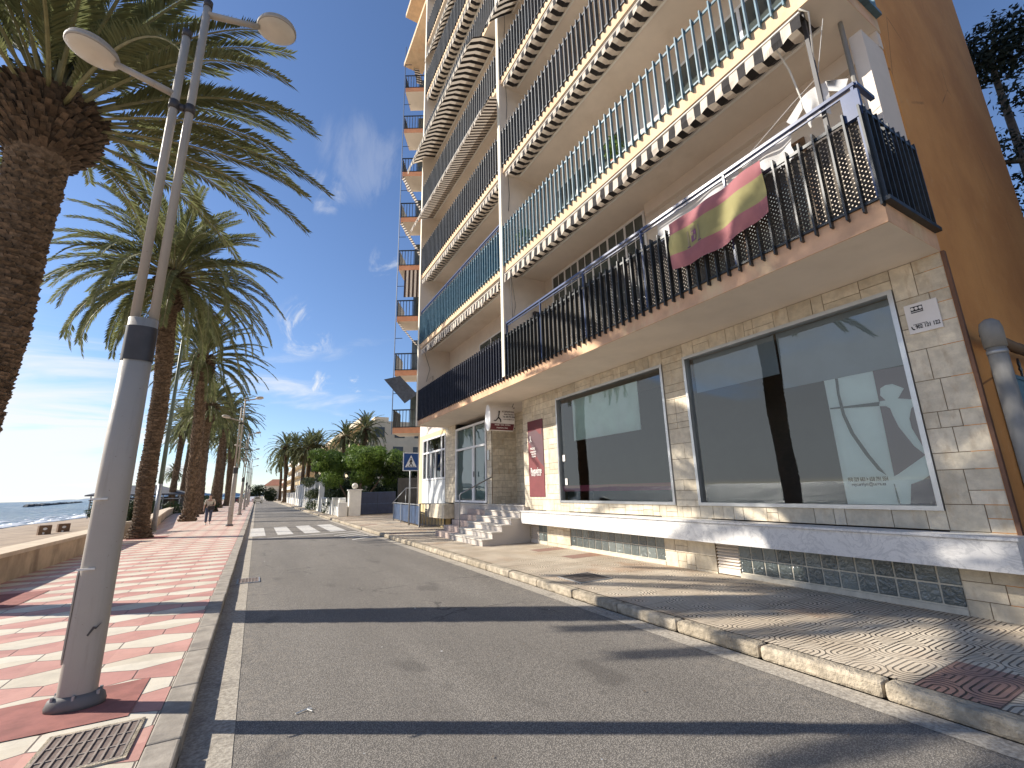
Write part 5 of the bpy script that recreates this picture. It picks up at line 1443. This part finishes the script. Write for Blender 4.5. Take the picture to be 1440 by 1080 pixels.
for k in range(9):
    p_ = P0.lerp(P1, k/8); b.bar((p_.x,p_.y,.08),(p_.x,p_.y,1.0),.02)
b.build('bars', MT['fence_blue'], RB)
b = MB(); b.bar((0,0,1.0),(P1.x,P1.y,1.0),.035); b.bar((0,0,.1),(P1.x,P1.y,.1),.03); b.bar((0,0,0),(0,0,1.02),.05); b.bar((P1.x,P1.y,0),(P1.x,P1.y,1.02),.05); b.build('frame', MT['slat_navy'], RB)
RR = empty('ramp_rail', (6.95,26.2,.12)); tag(RR, 'thin grey ramp handrail rising behind the panel fence', 'handrail')
b = MB(); b.tube([(-.1,.2,.9),(.6,-.1,1.75),(2.2,-.2,1.78)], .025, 6); b.tube([(.0,.2,0),(.0,.2,.95)], .022, 6); b.tube([(.6,-.1,0),(.6,-.1,1.75)], .022, 6); b.tube([(1.4,-.15,0),(1.4,-.15,1.76)], .022, 6); b.build('rail_tube', MT['galv'], RR, smooth=True)
# dark backdrop under the wing: yard wall
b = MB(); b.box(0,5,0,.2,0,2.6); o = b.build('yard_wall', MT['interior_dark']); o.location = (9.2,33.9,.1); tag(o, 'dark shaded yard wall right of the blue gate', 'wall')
# gate and pillar with globe
GT = empty('driveway_gate', (6.55,33.9,.12)); tag(GT, 'solid dark blue double driveway gate beside the white pillar', 'gate')
b = MB(); b.box(0,1.18,0,.05,.05,1.55); b.box(1.2,2.5,0,.05,.05,1.55); b.build('gate_leaf', MT['gate_blue'], GT)
b = MB(); b.box(0,2.5,-.01,.06,1.553,1.6); b.box(0,2.5,-.012,-.001,.75,.8); b.build('gate_rail', MT['fence_blue'], GT)
PL = empty('gate_pillar', (6.05,33.6,.12)); tag(PL, 'white gate pillar with a white globe lamp on top', 'pillar')
b = MB(); b.box(-.4,.4,-.35,.35,0,1.72); b.box(-.46,.46,-.41,.41,1.723,1.80); b.build('pillar_body', MT['white_paint'], PL, bevel=.015)
b = MB(); b.tube([(0,0,1.8),(0,0,1.86)], .08, 12)
import bmesh as _b
b.build('lamp_foot', MT['dark_metal'], PL)
bm = bmesh.new(); bmesh.ops.create_uvsphere(bm, u_segments=20, v_segments=12, radius=.21); me = bpy.data.meshes.new('globe_lamp'); bm.to_mesh(me); bm.free(); me.materials.append(MT['lamp_glass']); me.polygons.foreach_set('use_smooth',[True]*len(me.polygons))
o = bpy.data.objects.new('globe_lamp', me); COL.objects.link(o); o.parent = PL; o.location = (0,0,2.04)
# garden wall with rounded piers
def garden_wall(name, label, x0,y0,x1,y1, n, h, ph, m, rounded=True, posts=False):
    r = empty(name, (x0,y0,.12)); tag(r, label, 'garden wall', 'white garden walls across the road')
    d = Vector((x1-x0,y1-y0,0)); L = d.length; u_ = d.normalized(); a = math.atan2(u_.y,u_.x); R = Matrix.Rotation(a,4,'Z')
    b = MB(); b.box(0,L,-.14,.14,0,h,M=R); b.box(0,L,-.17,.17,h+.002,h+.06,M=R); b.build('wall_body', m, r)
    p = MB()
    for k in range(n+1):
        t = L*k/n
        w_ = .28
        poly = [(t-w_,0),(t-w_,ph-.15),(t-w_*.8,ph-.05),(t-w_*.4,ph),(t+w_*.4,ph),(t+w_*.8,ph-.05),(t+w_,ph-.15),(t+w_,0)]
        nb = len(p.v); p.prism(poly, -.22,.22,'y')
        for i in range(nb, len(p.v)): p.v[i] = tuple(R @ Vector(p.v[i]))
    p.build('pier', m, r, bevel=.02)
    if posts:
        q_ = MB()
        for k in range(n*4):
            t = L*(k+.5)/(n*4); q_.box(t-.05,t+.05,-.05,.05,h+.06,ph-.2,M=R)
        q_.build('balusters', m, r)
garden_wall('garden_wall','low white garden wall with rounded piers left of the gate pillar',5.35,34.3,5.2,43,3,.55,1.25,MT['white_paint'],posts=True)
b = MB(); b.box(0,.3,0,.8,0,.7); b.box(-.35,.2,-.25,-.002,0,.95)
o = b.build('white_block', MT['white_paint'], bevel=.03); o.location=(5.3,33.3,.12); tag(o, 'low white stepped block in front of the gate pillar', 'wall block')
garden_wall('garden_wall','tall white colonnade wall farther down the right pavement',5.3,46,5.5,78,8,.9,2.9,MT['white_paint'])
garden_wall('garden_wall','distant white garden wall leading to the end of the road',5.6,80,5.9,130,8,1.0,1.9,MT['white_paint'])

# ------------------------------------------------------------------ far buildings
def terraced(name, label, x0,x1,y0,y1,nf,fh,m,m2,step=0.,seed=0):
    r = empty(name, (x0,y0,0)); tag(r, label, 'building')
    w = MB(); s = MB(); g_ = MB(); rl = MB(); L = y1-y0; rnd = random.Random(seed)
    for f in range(nf):
        z = f*fh; off = step*f
        w.box(1.4+off, x1-x0, off, L-off*2, z, z+fh)
        s.box(off, 1.398+off, off, L-off*2, z+fh-.25, z+fh+.0)
        s.box(off-.06, off, off, L-off*2, z+fh-.25, z+fh+.75)
        s.box(off, 1.398+off, off-.1, off-.002, z+fh-.25, z+fh+.75)
        yy = off+1.2
        while yy < L-off*2-3:
            g_.box(1.34+off,1.398+off, yy, yy+2.2, z+.25, z+fh-.6); yy += 5.6
        xx = 2.4+off
        while xx < x1-x0-2.6: g_.box(xx,xx+1.8,off-.06,off-.002,z+.9,z+fh-.7); xx += 3.6
    s.box(step*nf-.3, x1-x0, step*nf-.3, L-step*nf*2, nf*fh+.002, nf*fh+.4)
    w.build('wall', m, r); s.build('balcony_bands', m2, r)
    for q0 in range(0, len(g_.v), 8):
        o_ = MB(); o_.v = g_.v[q0:q0+8]; o_.f = [tuple(i-q0 for i in f) for f in g_.f[q0//8*6:q0//8*6+6]]; o_.m = [0]*6; o_.build('window', MT['far_glass'], r)
    for bx in ((4,6.5,4,7,nf*fh+.4,nf*fh+1.6),(8,9,10,11,nf*fh+.4,nf*fh+1.5)):
        c = MB(); c.box(*bx); c.build('roof_block', m2, r)
terraced('terraced_building','beige terraced building rising behind the broad green tree',13.6,34,78,140,4,3.4,MT['far_beige'],MT['far_beige'],.3,1)
terraced('terraced_building','long cream and yellow terraced building behind the distant palms',9,30,142,235,4,3.6,MT['far_yellow'],MT['far_white'],.8,2)
HS = empty('far_house', (3,235,0)); tag(HS, 'small house with a terracotta roof at the end of the road', 'house')
b = MB(); b.box(0,14,0,10,0,6); b.build('wall', MT['far_white'], HS)
b = MB(); b.face([(-.6,-.6,6),(14.6,-.6,6),(11,5,9),(3,5,9)]); b.face([(14.6,-.6,6),(14.6,10.6,6),(11,5,9)]); b.face([(14.6,10.6,6),(-.6,10.6,6),(3,5,9),(11,5,9)]); b.face([(-.6,10.6,6),(-.6,-.6,6),(3,5,9)]); b.build('roof', MT['roof_tile'], HS)

# ------------------------------------------------------------------ cars
def make_car(name, label, loc, rz, m):
    r = empty(name, loc, rz); tag(r, label, 'car', 'cars parked at the far end of the road')
    prof = [(-2.1,.35),(-2.15,.75),(-1.95,.95),(-1.65,1.42),(-1.3,1.5),(.2,1.5),(.9,1.0),(1.9,.85),(2.1,.6),(2.1,.35)]
    b = MB(); b.prism(prof, -.85,.85,'y'); b.build('body', m, r, bevel=.09)
    g_ = MB(); g_.prism([(-1.86,1.0),(-1.62,1.36),(-1.58,1.36),(-1.82,.98)], -.68,.68,'y'); g_.prism([(-1.45,.98),(-1.35,1.36),(.1,1.38),(.72,1.0)], -.862,.862,'y')
    g_.build('windows', MT['far_glass'], r)
    for sx in (-1.3,1.3):
        for sy in (-.8,.8):
            w_ = MB(); w_.tube([(sx,sy-.09,.33),(sx,sy+.09,.33)], .33, 16); wo = w_.build('wheel', MT['rubber'], r)
            w_ = MB(); w_.tube([(sx,sy-.095,.33),(sx,sy+.095,.33)], .19, 12); w_.build('rim', MT['alu'], wo)
    for sy in (-.68,.68):
        w_ = MB(); w_.box(-2.14,-2.05,sy-.12,sy+.12,.72,.95); w_.build('tail_light', MT['tail_red'], r)
make_car('parked_car', 'white hatchback parked at the far end of the left kerb', (-.2,118,0), radians(60), MT['car_white'])
make_car('parked_car', 'dark car parked left of the white hatchback', (-4.0,128,0), radians(75), MT['car_dark'])

# ------------------------------------------------------------------ person
def person(loc, rz):
    r = empty('person', loc, rz); tag(r, 'person walking towards the viewer in a cream top and blue jeans, holding a dark bag', 'person')
    def skin(name, verts, edges, radii, m, parent, root=0, lv=2):
        me = bpy.data.meshes.new(name); me.from_pydata(verts, edges, []); me.materials.append(m)
        o = bpy.data.objects.new(name, me); COL.objects.link(o); o.parent = parent
        o.modifiers.new('skin','SKIN'); s = o.modifiers.new('sub','SUBSURF'); s.levels = lv; s.render_levels = lv
        for i, q_ in enumerate(radii):
            me.skin_vertices[0].data[i].radius = q_ if hasattr(q_,'__len__') else (q_,q_)
            me.skin_vertices[0].data[i].use_root = (i == root)
        for p_ in me.polygons: p_.use_smooth = True
        return o
    # facing -y
    V = [(0,0,.92),(0,0,1.12),(0,-.01,1.33),(0,-.01,1.42),(0,-.02,1.50),(0,-.03,1.60),
         (-.09,0,.88),(-.10,-.10,.48),(-.10,-.06,.09),(-.10,-.20,.04),
         (.09,0,.88),(.10,.04,.48),(.10,.22,.14),(.10,.13,.05),
         (-.17,0,1.34),(-.24,.02,1.06),(-.26,-.04,.82),(.17,0,1.34),(.25,.03,1.10),(.16,-.18,1.04)]
    E_ = [(0,1),(1,2),(2,3),(3,4),(4,5),(0,6),(6,7),(7,8),(8,9),(0,10),(10,11),(11,12),(12,13),(2,14),(14,15),(15,16),(2,17),(17,18),(18,19)]
    Rr = [(.12,.09),(.11,.08),(.12,.08),.05,.055,.085,.085,.055,.04,.035,.085,.055,.04,.035,.05,.038,.028,.05,.038,.028]
    body = skin('body', V, E_, Rr, MT['skin'], r)
    skin('jeans', [(0,0,.97),(-.09,0,.86),(-.10,-.10,.48),(-.10,-.06,.12),(.09,0,.86),(.10,.04,.48),(.10,.21,.16)], [(0,1),(1,2),(2,3),(0,4),(4,5),(5,6)], [(.15,.11),.105,.075,.07,.105,.075,.07], MT['jeans'], r)
    skin('shirt', [(0,0,.98),(0,0,1.15),(0,-.01,1.36),(-.17,0,1.36),(-.24,.02,1.08),(.17,0,1.36),(.25,.03,1.12)], [(0,1),(1,2),(2,3),(3,4),(2,5),(5,6)], [(.15,.11),(.145,.10),(.13,.09),.065,.05,.065,.05], MT['shirt'], r)
    skin('hair', [(0,.03,1.67),(0,.06,1.58),(0,.07,1.45)], [(0,1),(1,2)], [.085,.08,.05], MT['hair'], r)
    for sx, yy, zz in ((-.10,-.10,.05),(.10,.17,.08)):
        b = MB(); b.box(sx-.045,sx+.045,yy-.14,yy+.10,zz-.05,zz+.02); b.build('shoe', MT['white_paint'], r, bevel=.02)
    b = MB()
    for k,(a_,l_) in enumerate(((-.03,.07),(-.01,.08),(.01,.078),(.03,.065))): b.tube([(-.26+a_*.6,-.05,.80),(-.26+a_*.7,-.07,.80-l_*.6),(-.26+a_*.6,-.06,.80-l_)], [.011,.010,.007], 6)
    b.tube([(-.24,-.05,.83),(-.22,-.08,.79)], [.012,.008], 6)
    for k,(a_,l_) in enumerate(((-.03,.07),(-.01,.08),(.01,.078),(.03,.065))): b.tube([(.15,-.19,1.04+a_*.6),(.11,-.22,1.04+a_*.6),(.09,-.20,1.04+a_*.5)], [.011,.010,.007], 6)
    b.build('fingers', MT['skin'], r, smooth=True)
    b = MB(); b.tube([(0,-.115,1.585),(0,-.135,1.57)], [.018,.012], 8); b.build('nose', MT['skin'], r, smooth=True)
    b = MB(); 
    for sx in (-.032,.032): b.tube([(sx,-.108,1.615),(sx,-.116,1.615)], .010, 8)
    b.tube([(-.025,-.11,1.54),(.025,-.11,1.54)], .006, 6); b.build('face_features', MT['hair'], r)
    return r
PE = person((-2.27,31.3,.13), .12)
# small handbag held at the hip: thing of its own
HB = empty('handbag', (-2.17,31.02,.95)); tag(HB, 'small dark bag held at the waist of the walking person', 'bag')
b = MB(); b.box(-.17,.17,-.05,.05,-.0,.2); b.build('bag_body', MT['black'], HB, bevel=.03)
b = MB(); b.tube([(-.1,0,.19),(-.08,0,.27),(.08,0,.27),(.1,0,.19)], .012, 6); b.build('bag_strap', MT['black'], HB)

# ------------------------------------------------------------------ small street items
def grate(name, label, x, y, z, w, d, rz, n=9, frame=MT['galv']):
    r = empty(name, (x,y,z), rz); tag(r, label, 'grate')
    b = MB(); b.box(-w/2,w/2,-d/2,d/2,-.02,.004); b.build('cover_plate', MT['dark_iron'] if n == 4 else MT['iron'], r)
    n_ribs_dark = (n == 4)
    b = MB(); t = .012
    for k in range(n+1): xx = -w/2+w*k/n; b.box(xx-t/2,xx+t/2,-d/2,d/2,.0045,.012)
    for k in range(4): yy = -d/2+d*k/3; b.box(-w/2,w/2,yy-t/2,yy+t/2,.0045,.0095)
    b.build('ribs', MT['dark_iron'] if n_ribs_dark else MT['rib_iron'], r)
    b = MB(); s=.03; b.box(-w/2-s,w/2+s,-d/2-s,-d/2-.002,-.01,.009); b.box(-w/2-s,w/2+s,d/2+.002,d/2+s,-.01,.009); b.box(-w/2-s,-w/2-.002,-d/2,d/2,-.01,.009); b.box(w/2+.002,w/2+s,-d/2,d/2,-.01,.009); b.build('rim', frame, r)
grate('service_cover', 'ribbed rusty service cover beside the foot of the near lamp', -.79,4.16,.131,.44,.52,.0, frame=MT['kerb'])
grate('service_cover', 'plain dark service cover set in the right pavement', 5.12,6.63,.124,.62,.62,.0,4)
grate('gutter_drain', 'small drain grate in the left gutter', .02,10.9,.006,.34,.5,0,6)
# curb crack debris: a twig on the road
b = MB(); b.tube([(0,0,.008),(.08,.03,.012),(.12,.02,.01)], .005, 5); b.tube([(.08,.03,.012),(.11,.07,.01)], .004, 5); b.tube([(.08,.03,.01),(.115,-.03,.01)], .004, 5)
o = b.build('twig', MT['white_paint']); o.location = (.42,4.25,0); tag(o, 'small pale forked twig lying on the asphalt', 'twig')
# fallen leaf fragments on the road
random.seed(77); b = MB()
for k in range(90):
    x = random.uniform(.1,4.2); yy = random.uniform(1.2,16); s = random.uniform(.006,.02); a = random.uniform(0,pi)
    b.face([(x-s*cos(a),yy-s*sin(a),.009),(x+s*.4*sin(a),yy-s*.4*cos(a),.013),(x+s*cos(a),yy+s*sin(a),.01),(x-s*.4*sin(a),yy+s*.4*cos(a),.009)], random.choice((0,0,1)))
o = b.build('leaf_litter', [MT['bark'], MT['cloth_white']], recalc=False); tag(o, 'scattered dry leaf fragments on the asphalt', kind='stuff')

# ------------------------------------------------------------------ sky, sun, camera
SUN_EL = radians(31.8); sd = Vector((-.843*cos(SUN_EL), .538*cos(SUN_EL), sin(SUN_EL))).normalized()
sun = bpy.data.lights.new('sun', 'SUN'); sun.energy = 4.6; sun.angle = radians(.5); sun.color = (1.0,.93,.82)
so = bpy.data.objects.new('sun', sun); COL.objects.link(so); so.rotation_euler = sd.to_track_quat('Z','Y').to_euler()
w = bpy.data.worlds.new('World'); scn.world = w; w.use_nodes = True
nt = w.node_tree; g = G(nt); bg = nt.nodes['Background']
sky = g.n('ShaderNodeTexSky'); sky.sky_type = 'NISHITA'; sky.sun_disc = False; sky.sun_elevation = SUN_EL
sky.sun_rotation = math.atan2(sd.x, sd.y); sky.altitude = 0; sky.air_density = 1.0; sky.dust_density = .15; sky.ozone_density = 2.0
d = g.vec('Generated'); s_ = g.sep(d)
zc = g.math('MAXIMUM', s_[2], 0.0)
inv = g.math('DIVIDE', 1, g.math('ADD', zc, .10))
P = g.comb(g.math('MULTIPLY', s_[0], inv), g.math('MULTIPLY', s_[1], inv), 0)
n1 = g.noise(g.map(P, (.5,.9,1), rot=(0,0,.5)), 1.3, 8, .58, .6)
n2 = g.noise(g.map(P, (1.3,.5,1), rot=(0,0,.9), loc=(3,1,0)), 3.5, 7, .62, 1.0)
# bank of cloud low over the sea
azf = g.ramp(g.math('SUBTRACT', g.math('MULTIPLY', s_[0], -1), g.math('MULTIPLY', s_[1], .15)), (-.25,.35,0,1))
low = g.ramp(s_[2], (.02,.42,.50,.0))
bank = g.ramp(g.math('ADD', n1, g.math('MULTIPLY', low, azf)), (.56,.80,0,1))
cl_ = g.math('MULTIPLY', bank, g.ramp(s_[2], (.30,.75,.95,.0)))
# separate wisps
for (dx,dy,dz,c0,c1) in WISPS if 'WISPS' in globals() else ((0.0,.82,.57,.992,.9995),):
    pass
def wisp(dirv, tight, amp):
    global cl_
    vd = g.n('ShaderNodeVectorMath', operation='DOT_PRODUCT'); nt.links.new(d, vd.inputs[0]); vd.inputs[1].default_value = dirv
    m_ = g.ramp(vd.outputs['Value'], (1-tight, 1-tight*.08, 0, 1))
    f_ = g.ramp(g.math('ADD', n2, g.math('MULTIPLY', m_, .13)), (.60,.80,0,min(1,amp*1.5)))
    cl_ = g.math('MAXIMUM', cl_, g.math('MULTIPLY', m_, f_))
for dv, t_, a_ in (WL_ for WL_ in [((-.034,.774,.632),.004,.6),((-.098,.857,.505),.0035,.8)]):
    pass
WI = [((0.1217, 0.7707, 0.6255), 0.006, 0.12), ((0.0591, 0.8216, 0.567), 0.0015, 0.35), ((0.0654, 0.9419, 0.3296), 0.0028, 0.7), ((0.0823, 0.9701, 0.2284), 0.0007, 0.7), ((0.1564, 0.9608, 0.229), 0.0005, 0.8), ((0.1896, 0.8664, 0.4619), 0.002, 0.4), ((0.1272, 0.9464, 0.2968), 0.001, 0.3), ((0.0226, 0.9968, 0.0771), 0.002, 0.3)]
for dv, t_, a_ in WI: wisp(dv, t_, a_)
cl_ = g.math('MULTIPLY', cl_, g.ramp(s_[2], (-.01,.01,0,1)))
cloudc = g.mix(g.ramp(s_[2], (.0,.5,0,1)), (5.9,6.1,6.3), (5.3,5.4,5.6))
skyc = g.mix(1.0, sky.outputs[0], (.78,.85,1.0), 'MULTIPLY')
final = g.mix(cl_, skyc, cloudc)
nt.links.new(final, bg.inputs[0]); bg.inputs[1].default_value = .10

cam = bpy.data.cameras.new('camera'); co = bpy.data.objects.new('camera', cam); COL.objects.link(co); scn.camera = co
cam.sensor_width = 36; cam.lens = 622.89/1440*36; cam.clip_start = .05; cam.clip_end = 60000
pitch, roll, yaw = .23352, -.025227, .516225
F = Vector((sin(yaw)*cos(pitch), cos(yaw)*cos(pitch), sin(pitch))); R0 = Vector((cos(yaw),-sin(yaw),0)); U0 = R0.cross(F)
R_ = R0*cos(roll)+U0*sin(roll); U_ = -R0*sin(roll)+U0*cos(roll)
Mx = Matrix((( R_.x,U_.x,-F.x,0),(R_.y,U_.y,-F.y,0),(R_.z,U_.z,-F.z,1.65),(0,0,0,1))); Mx[0][3]=0; Mx[1][3]=0; Mx[2][3]=1.65
co.matrix_world = Mx
vs = scn.view_settings; vs.view_transform = 'Standard'; vs.look = 'None'; vs.gamma = 1; vs.exposure = 0.72; vs.use_curve_mapping = False
scn.cycles.sample_clamp_indirect = 12
scn.cycles.max_bounces = 8; scn.cycles.transparent_max_bounces = 16; scn.cycles.use_denoising = True
